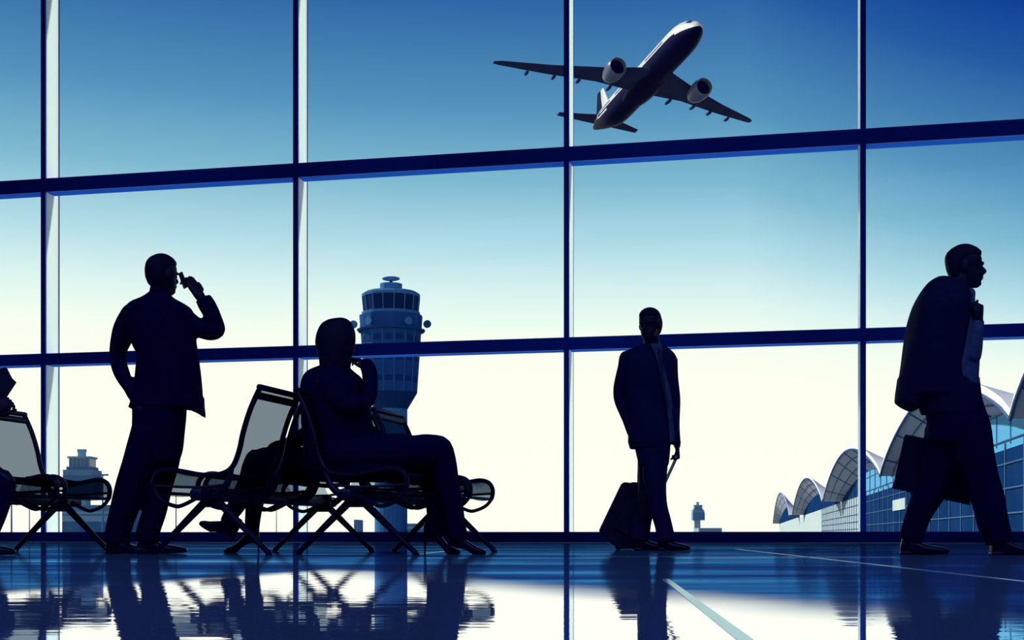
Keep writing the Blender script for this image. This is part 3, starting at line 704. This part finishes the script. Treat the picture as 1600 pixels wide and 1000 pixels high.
limb(t, [(510, 715, 36, .10), (570, 717, 33, .08), (640, 717, 27, .07), (664, 722, 22, .06), (672, 745, 18, .06), (680, 785, 15, .06), (683, 825, 16, .06)], D)
t.slices(px_rows(smooth_rows([(690, 476, 600, .18, 0), (715, 474, 640, .19, 0), (738, 478, 640, .19, 0), (752, 490, 600, .15, 0)]), D, .12), n=32)
t.build('trousers', MT['suit'], wom, remesh=.008, smooth_it=2, fold=.012)
s_ = at(672, 850, D+.06); s_.z = 0; shoe('high_heeled_shoe', s_, .12, radians(-14), .24, wom, kind='heel')
s_ = at(710, 850, D-.06); s_.z = 0; shoe('high_heeled_shoe', s_, .07, radians(-4), .24, wom, kind='heel')

# --- person seated facing left, mostly hidden behind her
D = 8.7
wom = empty('person', at(440, 866, D)); wom.location.z = 0
tag(wom, 'person in high heels seated facing left with crossed legs, half hidden behind the long-haired woman', 'person')
bd = MB(); HC = at(526, 566, D); yaw = radians(176)
head(bd, HC, yaw, 0, .93)
limb(bd, [(528, 552, 10, 0), (530, 590, 11, 0)], D)
bd.slices(px_rows(smooth_rows([(590, 506, 556, .08, 0), (640, 500, 556, .1, 0), (700, 500, 556, .12, 0), (738, 500, 556, .13, 0)]), D, .1))
limb(bd, [(520, 720, 20, -.08), (460, 722, 18, -.06), (404, 722, 13, -.03), (396, 760, 11, -.02), (394, 835, 7, 0)], D)
limb(bd, [(520, 722, 20, .08), (460, 716, 18, .04), (400, 716, 13, -.06), (382, 755, 11, -.10), (352, 812, 7, -.12)], D)
limb(bd, [(520, 605, 10, -.14), (500, 660, 8, -.16), (450, 690, 7, -.08)], D)
hand(bd, at(450, 690, D-.08), Vector((-1, .1, -.1)), Vector((0, 0, 1)), (.3, .3, .35, .4), side=1, s=.85)
limb(bd, [(520, 605, 10, .14), (500, 660, 8, .16), (455, 694, 7, .06)], D)
hand(bd, at(455, 694, D+.06), Vector((-1, -.1, -.1)), Vector((0, 0, 1)), (.3, .3, .35, .4), side=-1, s=.85)
bd.build('body', MT['skin'], wom, remesh=.0045, smooth_it=1)
short_hair(HC, yaw, 0, .94, wom)
j = MB()
j.slices(px_rows(smooth_rows([(582, 518, 548, .07, 0), (592, 504, 560, .13, 0), (620, 498, 564, .16, 0), (660, 496, 562, .15, 0), (700, 492, 562, .16, 0), (730, 488, 562, .17, 0)]), D, .12), n=32)
limb(j, [(524, 605, 14, -.14), (502, 658, 12, -.16), (456, 690, 9, -.08)], D)
limb(j, [(524, 605, 14, .14), (502, 658, 12, .16), (460, 694, 9, .06)], D)
j.build('jacket', MT['suit'], wom, remesh=.008, smooth_it=2, fold=.014)
t = MB()
t.slices([(at(540, 722, D), Vector((0, .17, 0)), Vector((0, 0, .11))), (at(480, 724, D), Vector((0, .18, 0)), Vector((0, 0, .10))), (at(430, 727, D), Vector((0, .15, 0)), Vector((0, 0, .105))), (at(396, 730, D), Vector((0, .12, 0)), Vector((0, 0, .11))), (at(387, 730, D), Vector((0, .09, 0)), Vector((0, 0, .08)))], n=28)
t.build('skirt', MT['suit'], wom, remesh=.008, smooth_it=2, fold=.012)
t = MB()
limb(t, [(410, 730, 20, -.03), (402, 762, 17, -.02), (396, 800, 13, 0), (393, 838, 11, 0)], D)
limb(t, [(404, 730, 20, -.06), (388, 758, 17, -.09), (370, 790, 13.5, -.11), (357, 812, 9.5, -.12)], D)
t.build('stockings', MT['suit'], wom, remesh=.007, smooth_it=2)
s_ = at(396, 850, D); s_.z = 0; shoe('high_heeled_shoe', s_, .10, radians(184), .24, wom, kind='heel')
s_ = at(353, 843, D-.12); shoe('high_heeled_shoe', s_, .065, radians(184), .25, wom, pitch=radians(-30), kind='heel', fat=1.5)

# --- person at the left edge, only the knees, a shoe and a held folder are in the frame
D = 7.75
per = empty('person', at(-40, 866, D)); per.location.z = 0
tag(per, 'seated person at the far left edge, mostly outside the picture, holding up a newspaper', 'person')
bd = MB(); HC = at(-84, 560, D); yaw = radians(6)
head(bd, HC, yaw, -.1, 1.0)
limb(bd, [(-90, 548, 12, 0), (-94, 585, 13, 0)], D)
bd.slices(px_rows(smooth_rows([(585, -118, -66, .08, 0), (640, -124, -62, .1, 0), (700, -122, -60, .12, 0), (735, -120, -60, .13, 0)]), D, .1))
limb(bd, [(-90, 725, 20, -.1), (-20, 745, 17, -.1), (10, 752, 13, -.1), (2, 800, 10, -.1), (-14, 842, 8, -.1)], D)
limb(bd, [(-90, 725, 20, .1), (-20, 745, 17, .1), (10, 752, 13, .1), (-2, 800, 10, .1), (-24, 842, 8, .1)], D)
limb(bd, [(-100, 598, 11, -.16), (-70, 665, 9, -.2), (-8, 640, 7, -.12)], D)
hand(bd, at(-8, 640, D-.12), Vector((1, .1, .6)), Vector((0, -1, .2)), (.9, .95, 1, 1.05), side=-1, s=.9)
limb(bd, [(-100, 598, 11, .16), (-70, 665, 9, .2), (-8, 645, 7, .14)], D)
hand(bd, at(-8, 645, D+.14), Vector((1, -.1, .6)), Vector((0, 1, .2)), (.9, .95, 1, 1.05), side=1, s=.9)
bd.build('body', MT['skin'], per, remesh=.0045, smooth_it=1)
short_hair(HC, yaw, -.1, 1.0, per)
j = MB()
j.slices(px_rows(smooth_rows([(572, -110, -76, .07, 0), (582, -124, -62, .14, 0), (600, -132, -56, .18, 0), (650, -134, -50, .18, 0), (700, -134, -46, .18, 0), (740, -134, -46, .19, 0)]), D, .12), n=32)
limb(j, [(-98, 600, 16, -.17), (-70, 662, 14, -.2), (-14, 643, 10, -.13)], D)
limb(j, [(-98, 600, 16, .17), (-70, 662, 14, .2), (-14, 648, 10, .14)], D)
j.build('jacket', MT['suit'], per, remesh=.008, smooth_it=2, fold=.014)
t = MB()
limb(t, [(-100, 732, 32, -.09), (-30, 744, 27, -.1), (4, 757, 19, -.1), (6, 775, 15, -.1), (-4, 806, 13, -.1), (-20, 846, 13, -.1)], D)
limb(t, [(-100, 732, 32, .09), (-30, 744, 27, .1), (-4, 757, 19, .1), (-6, 775, 15, .1), (-14, 806, 13, .1), (-28, 846, 13, .1)], D)
t.build('trousers', MT['suit'], per, remesh=.008, smooth_it=2, fold=.014)
for dx, dd in ((-14, -.1), (-32, .1)):
    s_ = at(dx-26, 850, D+dd); s_.z = 0; shoe('shoe', s_, .02, radians(2), .27, per)
nwp = MB(); nwp.prism([at(x_, y_, D-.02) for x_, y_ in ((24, 597), (17, 590), (9, 574), (1, 575), (-42, 628), (-40, 662), (-8, 646), (18, 606))], (.0, .02, .0)); no = nwp.build('newspaper', MT['case'], None, smooth=False); tag(no, 'folded dark newspaper held up by the person at the far left edge', 'newspaper')

# ------------------------------------------------------------------ place the benches
place_bench(benchB, BB[0], BB[1], RZ, 'mesh beam seats facing right under the long-haired woman')
bA = copy_tree(benchB)
ex = Vector((BA[0], BA[1]))+ROWV*1.87
place_bench(bA, ex.x, ex.y, RZ+pi, 'mesh beam seats facing left behind the standing man on the phone')
bD = copy_tree(benchB)
place_bench(bD, -3.07-ROWV.x*1.72, 9.15-ROWV.y*1.72, RZ, 'mesh beam seats at the far left edge of the hall')

# ------------------------------------------------------------------ airliner
R3 = Matrix(((0.2692375464979371, 0.9568892336133346, 0.10896851908077376), (-0.9608944548014474, 0.25929570560826853, 0.09719868201235876), (0.06475330329489487, -0.13087678040048184, 0.989281698033681)))
PL = Vector((28.2875570, 293.560647, 98.5754))
plane = empty('airliner', PL); plane.rotation_euler = R3.to_euler()
tag(plane, 'white jet airliner with dark blue belly climbing in the sky', 'airplane')
MT['pwhite'] = mat('airliner_white', (.78, .80, .72), .35)
MT['pblue'] = mat('airliner_navy', (.002, .002, .045), .5, spec=.04)
MT['pgrey'] = mat('airliner_wing_grey', (.022, .028, .11), .5, spec=.08, col2=(.028, .036, .13), nscale=.4)
MT['pnac'] = mat('airliner_nacelle_grey', (.11, .13, .22), .4, spec=.3)
MT['pwin'] = mat('airliner_windows', (.02, .04, .12), .2)
class PB(MB):
    def build(s, name, m, parent, **kw):
        o = MB.build(s, name, m, None, **kw); o.parent = parent; return o
fz = [(31.8, .05, -.9), (31.3, .75, -.85), (30.3, 1.35, -.7), (28.8, 1.95, -.45), (26.8, 2.5, -.2), (24.5, 2.9, -.05), (21.5, 3.08, 0), (14, 3.1, 0), (0, 3.1, 0), (-12, 3.1, 0), (-17, 2.95, .15), (-22, 2.4, .7), (-26, 1.75, 1.2), (-29.5, 1.05, 1.6), (-31.6, .5, 1.8), (-32, .15, 1.85)]
fz = cr(fz, 3)
b = PB(); n = 48; rings = []
for x, r, z in fz:
    rings.append([Vector((x, r*cos(2*pi*(j+.5)/n), z+r*1.0*sin(2*pi*(j+.5)/n))) for j in range(n)])
for i in range(len(rings)-1):
    for jx in range(n):
        a = 2*pi*(jx+1)/n; ss = sin(a)
        xx = fz[i][0]
        lim = -.05 if xx < 22 else -.05-.02*(xx-22)
        if xx < -18: lim = -.05+.028*(-18-xx)
        m_ = 0 if ss > lim else 1
        if m_ and lim-.30 < ss < lim-.17 and -14 > xx: m_ = 0     # thin white cheat line under the blue
        if .1 < ss < .2 and (-22 < xx < -10 or -6 < xx < 8 or 11 < xx < 21): m_ = 2
        if xx > 28.3 and xx < 30 and .5 < ss < .93: m_ = 2
        b.m = m_; b.add([rings[i][jx], rings[i][(jx+1) % n], rings[i+1][(jx+1) % n], rings[i+1][jx]], [(0, 1, 2, 3)])
b.build('fuselage', [MT['pwhite'], MT['pblue'], MT['pwin']], plane)
def airfoil(c, chord, th, axis='y'):
    prof = [(0, 0), (.03, .35), (.12, .75), (.3, 1), (.55, .8), (.8, .38), (1, .03), (.8, -.2), (.55, -.45), (.3, -.6), (.12, -.5), (.03, -.28)]
    out = []
    for t, q in prof:
        out.append(Vector((c[0]-t*chord, c[1], c[2]+q*th/2)) if axis == 'y' else Vector((c[0]-t*chord, c[1]+q*th/2 if q > 0 else c[1]+q*th*.8, c[2])))
    return out
for sg in (1, -1):
    b = PB(); b.loft([airfoil((14.0, sg*.5, -1.9), 13.5, 1.5), airfoil((11.5, sg*3.2, -1.75), 12, 1.4), airfoil((6.0, sg*10, -1.0), 7.6, .9), airfoil((-1.5, sg*20, .4), 4.9, .5), airfoil((-8.4, sg*29.8, 2.0), 2.4, .25), airfoil((-9.9, sg*31.1, 2.25), 1.3, .1)])
    w = b.build('wing', MT['pgrey'], plane)
    for yy, L in ((7.0, 3.6), (13.5, 3.2), (18.5, 3.0), (24, 2.5)):
        te = -1.6-(yy-10)*.49 if yy > 10 else -1.6+(10-yy)*.05
        zz = -1.0+(yy-10)*.14-.45
        b = PB(); b.tube([(te+L*.7, sg*yy, zz), (te+L*.3, sg*yy, zz-.2), (te-L*.25, sg*yy, zz-.05), (te-L*.5, sg*yy, zz+.1)], [.12, .36, .3, .06], n=10, k=2); b.build('flap_fairing', MT['pgrey'], w)
    # engine
    ex_, ey, ez = 12.6, sg*9.7, -3.3
    b = PB(); prof = [(0, 1.72), (.25, 1.9), (1.2, 2.05), (3.0, 2.02), (4.8, 1.75), (6.0, 1.4), (6.0, 1.28), (4.6, 1.4), (1.4, 1.52), (.9, 1.55), (.2, 1.6), (0, 1.72)]
    n = 32; rings = [[Vector((ex_-p[0], ey+p[1]*cos(2*pi*q/n), ez+p[1]*sin(2*pi*q/n))) for q in range(n)] for p in prof]
    b.loft(rings, cap=False); en = b.build('engine', MT['pnac'], plane)
    b = PB(); b.tube([(ex_-1.1, ey, ez), (ex_-1.4, ey, ez)], 1.53, n=32); b.tube([(ex_-.4, ey, ez), (ex_-1.1, ey, ez)], [.08, .5], n=16); b.build('fan', MT['pblue'], en)
    b = PB(); b.tube([(ex_-4.5, ey, ez), (ex_-6.2, ey, ez), (ex_-7.8, ey, ez)], [1.1, .95, .5], n=20); b.build('exhaust_cone', MT['pgrey'], en)
    b = PB(); b.prism([(ex_-1.5, ey-.2, ez+1.9), (ex_-6.5, ey-.2, ez+2.2), (ex_-7.5, ey-.2, ez+1.5), (ex_-5.5, ey-.2, ez+1.0)], (0, .4, 0)); b.build('pylon', MT['pgrey'], en, smooth=False)
    b = PB(); b.loft([airfoil((-22.8, sg*.4, 1.7), 6.4, .6), airfoil((-25.5, sg*4.5, 2.0), 4.4, .4), airfoil((-28.6, sg*10.0, 2.4), 2.2, .2)]); b.build('horizontal_stabilizer', MT['pgrey'], plane)
b = PB(); b.loft([airfoil((-19.5, 0, 2.6), 6.6, .9, 'z'), airfoil((-22.0, 0, 4.4), 5.2, .8, 'z'), airfoil((-25.5, 0, 8.0), 3.6, .6, 'z'), airfoil((-28.0, 0, 10.4), 2.2, .35, 'z')])
fn = b.build('tail_fin', MT['pwhite'], plane)
b = PB(); b.prism([(-25.6, -.25, 2.6), (-27.0, -.25, 4.4), (-29.0, -.2, 8.0), (-30.1, -.15, 10.4), (-32.0, -.15, 10.4), (-31.4, -.2, 8), (-30.6, -.25, 4.4), (-30, -.25, 2.0)], (0, .5, 0)); b.build('rudder', MT['pblue'], fn, smooth=False)
b = PB(); b.ell((1.5, 0, -1.75), (11.5, 3.05, 1.55), n=24, m=12); b.build('belly_fairing', MT['pblue'], plane)

# ------------------------------------------------------------------ control towers
def ringm(mb, r0, z0, r1, z1, n=16, c=(0, 0), a0=0):
    mb.loft([[Vector((c[0]+r*cos(2*pi*(j+a0)/n), c[1]+r*sin(2*pi*(j+a0)/n), z)) for j in range(n)] for r, z in ((r0, z0), (r1, z1))])
def tower(name, D, xpx, sc, zbase, mats, label, detail=True):
    """sc: metres per reference pixel of the large tower; heights are measured from the horizon row 836"""
    X = (xpx-800)/F*D
    root = empty(name, (X, D, zbase))
    wall, dark, pale, glass = mats
    tag(root, label, 'control tower')
    def rg(prt, m, segs, par=root, n=16):
        mb = MB()
        for (r0, y0, r1, y1) in segs: ringm(mb, r0*sc, (836-y0)*sc+CH, r1*sc, (836-y1)*sc+CH, n, (X, D), .5)
        return mb.build(prt, m, par, smooth=False)
    rg('shaft', pale, [(25.5, 845, 25.5, 636)], n=24)
    rg('shaft_flare', dark, [(25.5, 640, 41, 614)])
    o = rg('lower_cab', wall, [(40.5, 614, 47, 516)])
    if detail:
        for y0, y1 in ((598, 590), (566, 557), (536, 527)):
            mb = MB(); n = 16
            for q in range(n):
                a = 2*pi*(q+1)/n
                yc = (y0+y1)/2; r = (40.5+(614-yc)/98*6.5)*sc*cos(pi/16)+.02
                ctr = Vector((X+r*cos(a), D+r*sin(a), (836-yc)*sc+CH))
                mb = MB(); mb.box(ctr, (.12, 11*sc, (y0-y1)*sc), Matrix.Rotation(a, 3, 'Z')); mb.build('window_pane', dark, o, smooth=False)
        mb = MB(); n = 16
        for q in range(n):
            a = 2*pi*(q+.5)/n
            mb.tube([(X+40.7*sc*cos(a), D+40.7*sc*sin(a), (836-613)*sc), (X+47.1*sc*cos(a), D+47.1*sc*sin(a), (836-518)*sc)], .45*sc, n=6)
        mb.build('facade_rib', pale, o)
    rg('walkway', wall, [(52, 519, 54, 516)])
    o2 = rg('upper_drum', wall, [(48, 516, 49.5, 494)])
    if detail:
        for ang in (-125, -55, -175, -8):
            a = radians(ang); mb = MB(); r = 50*sc if ang in (-125, -55) else 57*sc
            c = Vector((X+r*cos(a), D+r*sin(a), (836-508)*sc+CH)); d = Vector((cos(a), sin(a), 0))
            if ang not in (-125, -55): d = Vector((d.x*.3, -1, 0)).normalized()
            mb.tube([c, c+d*.15, c+d*.5], [3*sc, 6*sc, 6*sc], n=18)
            mb.build('dish_antenna', pale if ang != -8 else wall, o2)
    rg('cab_sill', pale, [(45, 494, 46, 489)])
    og = rg('cab_glass', glass, [(42, 489, 44.5, 464)])
    mb = MB(); n = 16
    for q in range(n):
        a = 2*pi*(q+.5)/n
        mb = MB(); mb.tube([(X+42.5*sc*cos(a), D+42.5*sc*sin(a), (836-489)*sc), (X+45*sc*cos(a), D+45*sc*sin(a), (836-463)*sc)], .9*sc, n=6); mb.build('cab_mullion', pale, og)

    rg('cab_roof', pale, [(45, 465, 46, 461), (46, 461, 40, 457), (40, 457, 18, 456)])
    rg('roof_plant', pale, [(17, 457, 17.5, 444)])
    mb = MB(); mb.tube([(X, D, (836-445)*sc), (X, D, (836-436)*sc)], 2.5*sc, n=8)
    mb.build('mast', dark, root)
    mb = MB(); mb.ell((X, D, (836-434.5)*sc), (14*sc, 3*sc, 4*sc)); mb.build('radar_antenna', pale, root)
    return root
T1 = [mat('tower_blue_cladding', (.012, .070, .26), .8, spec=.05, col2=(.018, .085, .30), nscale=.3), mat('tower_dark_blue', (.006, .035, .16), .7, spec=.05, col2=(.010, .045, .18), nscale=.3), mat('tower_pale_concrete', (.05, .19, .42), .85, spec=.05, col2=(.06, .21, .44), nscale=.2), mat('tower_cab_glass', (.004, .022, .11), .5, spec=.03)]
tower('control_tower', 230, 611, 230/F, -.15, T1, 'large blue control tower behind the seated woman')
T2 = [mat('far_tower_haze_grey', (.18, .35, .47), .8, col2=(.22, .4, .5), nscale=.2), mat('far_tower_haze_dark', (.10, .24, .38), .8), mat('far_tower_haze_pale', (.32, .5, .58), .8), mat('far_tower_haze_glass', (.08, .2, .34), .3)]  # paler blue-grey paint carries the haze of distance
def stepped_tower(D, x0, mats, s, zb, label, xf=lambda v: v):
    """box-shaped tower: rows of (xl, xr, y top, y bottom)"""
    wall, dark, pale, glass = mats; X = (x0-800)/F*D
    root = empty('control_tower', (X, D, zb)); tag(root, label, 'control tower'); m = D/F
    def bx(nm, mt, xl, xr, y0, y1, dep=None, par=root):
        mb = MB(); w = (xr-xl)*m*s; mb.box((X+(xl+xr)/2*m*s, D, ((y0+y1)/2)*m*s+CH), (w, dep or w, (y1-y0)*m*s)); return mb.build(nm, mt, par, smooth=False)
    bx('shaft', pale, -14, 10, -4, 60); bx('lower_block', dark, -22, 26, 60, 92)
    bx('upper_block', wall, -22, 24, 92, 101); g = bx('cab_glass', glass, -15, 17, 106, 119); bx('walkway', dark, -18, 20, 101, 106)
    for i in range(6): bx('cab_mullion', pale, -14.6+i*6, -13.6+i*6, 106.2, 118.8, 33.5*m*s, g)
    bx('cab_roof', pale, -17, 19, 119, 122); bx('mast', pale, -5, 5, 122, 130); bx('radar_antenna', pale, -7, 7, 130, 134, 3*m*s)
    return root
stepped_tower(520, 128, T2, 1.0, -.15, 'haze-tinted control tower behind the end of the left seats')
T3 = [mat('distant_tower_haze_grey', (.28, .45, .55), .8, col2=(.32, .5, .58), nscale=.1), mat('distant_tower_haze_dark', (.15, .32, .48), .8), mat('distant_tower_haze_pale', (.42, .6, .66), .8), mat('distant_tower_haze_glass', (.12, .3, .45), .3)]  # palest paint: stronger distance haze put into the colour
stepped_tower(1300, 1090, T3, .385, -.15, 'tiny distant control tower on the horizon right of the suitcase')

# low buildings, distance haze mixed into their colours
def lowb(D, xl, xr, ytop, m, label, bands=(), dep=25):
    root = empty('terminal_building', at((xl+xr)/2, HZ, D)); root.location.z = -.15; tag(root, label, 'building')
    z1 = at(0, ytop, D).z; X0 = at(xl, 0, D).x; X1 = at(xr, 0, D).x
    mb = MB(); mb.box(((X0+X1)/2, D+dep/2, (z1-.15)/2), (X1-X0, dep, z1+.15)); mb.build('block', m[0], root, smooth=False)
    for i, (ya, yb, mi) in enumerate(bands):
        za, zb_ = at(0, ya, D).z, at(0, yb, D).z
        mb = MB(); mb.box(((X0+X1)/2, D-.1, (za+zb_)/2), (X1-X0-.2, .3, za-zb_)); mb.build('facade_band', m[mi], root, smooth=False)
    return root
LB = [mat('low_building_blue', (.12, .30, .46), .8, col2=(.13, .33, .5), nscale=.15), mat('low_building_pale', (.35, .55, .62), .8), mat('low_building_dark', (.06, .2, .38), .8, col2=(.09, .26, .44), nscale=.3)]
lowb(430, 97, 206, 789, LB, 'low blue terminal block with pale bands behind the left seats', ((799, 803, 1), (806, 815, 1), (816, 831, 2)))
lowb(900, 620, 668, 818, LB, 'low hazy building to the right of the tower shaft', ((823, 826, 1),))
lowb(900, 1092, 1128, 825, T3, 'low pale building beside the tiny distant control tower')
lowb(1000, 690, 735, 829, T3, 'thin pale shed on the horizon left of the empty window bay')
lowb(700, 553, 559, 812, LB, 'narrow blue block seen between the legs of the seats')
def lampost(D, x, ytop, label):
    p = at(x, HZ, D); root = empty('light_mast', (p.x, D, -.15)); zt = at(x, ytop, D).z
    tag(root, label, 'light mast', 'apron light masts')
    mb = MB(); mb.tube([(p.x, D, -.15), (p.x, D, zt)], [.22, .14], n=8); mb.build('pole', LB[0], root)
    mb = MB(); mb.box((p.x, D, zt), (2.4, .6, .35)); mb.build('lamp_head', LB[2], root, smooth=False)
lampost(300, 160.5, 742, 'tall light mast just left of the standing man')
lampost(300, 18, 760, 'light mast below the leftmost seat pan')
lampost(520, 46, 745, 'thin light mast beside the leftmost mullion')
lampost(420, 275, 770, 'light mast between the standing man and the seats')
lampost(600, 432, 790, 'faint light mast under the middle of the left-facing seats')

# ------------------------------------------------------------------ vaulted terminal on the right
HV = 12.0
VP = .175
def fac(d, off, z=0): return Vector((VP*d+off, d, z))
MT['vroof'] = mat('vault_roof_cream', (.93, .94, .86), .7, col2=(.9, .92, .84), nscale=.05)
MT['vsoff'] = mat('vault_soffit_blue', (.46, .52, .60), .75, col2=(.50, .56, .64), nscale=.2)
MT['vrib'] = mat('vault_rib', (.03, .08, .22), .7)
MT['vglass'] = mat('terminal_dark_glass', (.005, .032, .12), .6, spec=.0, col2=(.010, .045, .16), nscale=.08)
MT['vglass2'] = mat('terminal_light_glass', (.10, .40, .68), .6, spec=.05, col2=(.12, .44, .72), nscale=.05)
MT['vpale'] = mat('terminal_pale_cladding', (.62, .72, .68), .7, col2=(.52, .66, .68), nscale=.12)
MT['vbar'] = mat('terminal_glazing_bar', (.07, .17, .34), .7, spec=.1)
term = empty('terminal_building', fac(200, 33)); term.location.z = -.15
tag(term, 'glass terminal with a row of tall vaulted roofs receding on the right', 'building')
VD = [1050, 764, 475, 271, 137, 66]; APX = [35, 26.5, 23.1, 21.2, 21]
OO, OI, OB = 26.8, 33.5, 33.9
for i in range(5):
    d0, d1 = VD[i], VD[i+1]
    if i == 0: d0, d1 = 1400, 860
    if i == 1: d0, d1 = 800, 482
    n = 28
    def arch(off, hs=1.0, dz=0, ins=0):
        out = []
        for q in range(n+1):
            t = q/n
            # spaced evenly as seen by a pedestrian: the arch is a half-sine raised to a power, in depth
            d = d0+(d1-d0)*t; z = HV+(APX[i]-HV)*(max(sin(pi*t), 0)**.8)*hs+dz
            out.append(fac(d, off, z))
        return out
    vt = MB(); o1 = arch(OO); o2 = arch(OB, .5); i1 = arch(OO, dz=-.0); 
    vs = []; fs = []
    up1 = [p+Vector((0, 0, 1.0)) for p in o1]; up2 = [p+Vector((0, 0, 1.0)) for p in o2]
    m_ = n+1; vt.m = 0
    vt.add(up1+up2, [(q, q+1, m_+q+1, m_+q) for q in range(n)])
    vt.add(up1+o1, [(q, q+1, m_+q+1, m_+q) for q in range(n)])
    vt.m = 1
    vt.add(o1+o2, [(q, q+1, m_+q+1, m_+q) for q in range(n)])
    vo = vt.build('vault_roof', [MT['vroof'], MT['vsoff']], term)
    rb = MB()
    for q in range(2, n, 4):
        rb.tube([o1[q]-Vector((0, 0, .1)), o2[q]-Vector((0, 0, .1))], .16, n=6)
    rb.tube([p-Vector((0, 0, .1)) for p in o1], .22, n=6)
    for ff in (.33, .66):
        rb.tube([p.lerp(p2, ff)+Vector((0, 0, -.1)) for p, p2 in zip(o1, o2)], .12, n=6)
    rb.build('soffit_rib', MT['vrib'], vo)
    # glazed tympanum in the facade plane
    gl = MB(); f1 = arch(OI, .52, dz=-.05)
    base = [Vector((p.x, p.y, HV-.3)) for p in f1]
    for q in range(n):
        gl.m = 1 if f1[q].y < 392 else 0
        gl.add([f1[q], f1[q+1], base[q+1], base[q]], [(0, 1, 2, 3)])
    go = gl.build('gable_glazing', [MT['vglass'], MT['vglass2']], term, smooth=False)
    if i >= 2:
        gb = MB()
        for q in range(1, n, 2): gb.tube([f1[q]+Vector((-.1, 0, 0)), base[q]+Vector((-.1, 0, 0))], .07 if i > 2 else .15, n=5)
        gb.tube([fac(d0, OI-.1, HV+4), fac(d1, OI-.1, HV+4)], .07, n=5)
        gb.build('glazing_bar', MT['vbar'], go)
# facade wall below the vaults
gl = MB(); gl.box((0, 0, 0), (.01, .01, .01))
def wallseg(name, d0, d1, z0, z1, m, off=OI, th=2):
    mb = MB(); mb.prism([fac(d0, off, z0), fac(d1, off, z0), fac(d1, off, z1), fac(d0, off, z1)], (th, 0, 0)); return mb.build(name, m, term, smooth=False)
wallseg('facade_glass', 392, 60, -.15, 11.2, MT['vglass'])
wallseg('light_glass_band', 392, 60, 11.2, HV-.3, MT['vglass2'])
wallseg('facade_cladding', 800, 392, -.15, HV-.3, MT['vpale'])
wallseg('facade_cladding', 1400, 800, -.15, HV-.3, MT['vpale'])
gb = MB(); d = 390
while d > 60:
    gb.tube([fac(d, OI-.1, 0), fac(d, OI-.1, HV)], .12, n=5); d -= 12.0
for z in (2.9, 6.1, 9.3, 12.3): gb.tube([fac(390, OI-.12, z), fac(60, OI-.12, z)], .11, n=5)
gb.build('glazing_bar', MT['vbar'], term)
wallseg('sky_opening_panel', 307, 283, 5.6, 8.0, MT['vpale'], OI-.3, .4)  # pale panel painted in place of bright sky through an opening
gb = MB(); d = 600
while d > 395:
    gb.tube([fac(d, OI-.1, 0), fac(d, OI-.1, HV)], .15, n=5); d -= 9
for z in (2, 4.2, 6.4, 9.2): gb.tube([fac(600, OI-.12, z), fac(392, OI-.12, z)], .14, n=5)
gb.build('glazing_bar', MT['vbar'], term)
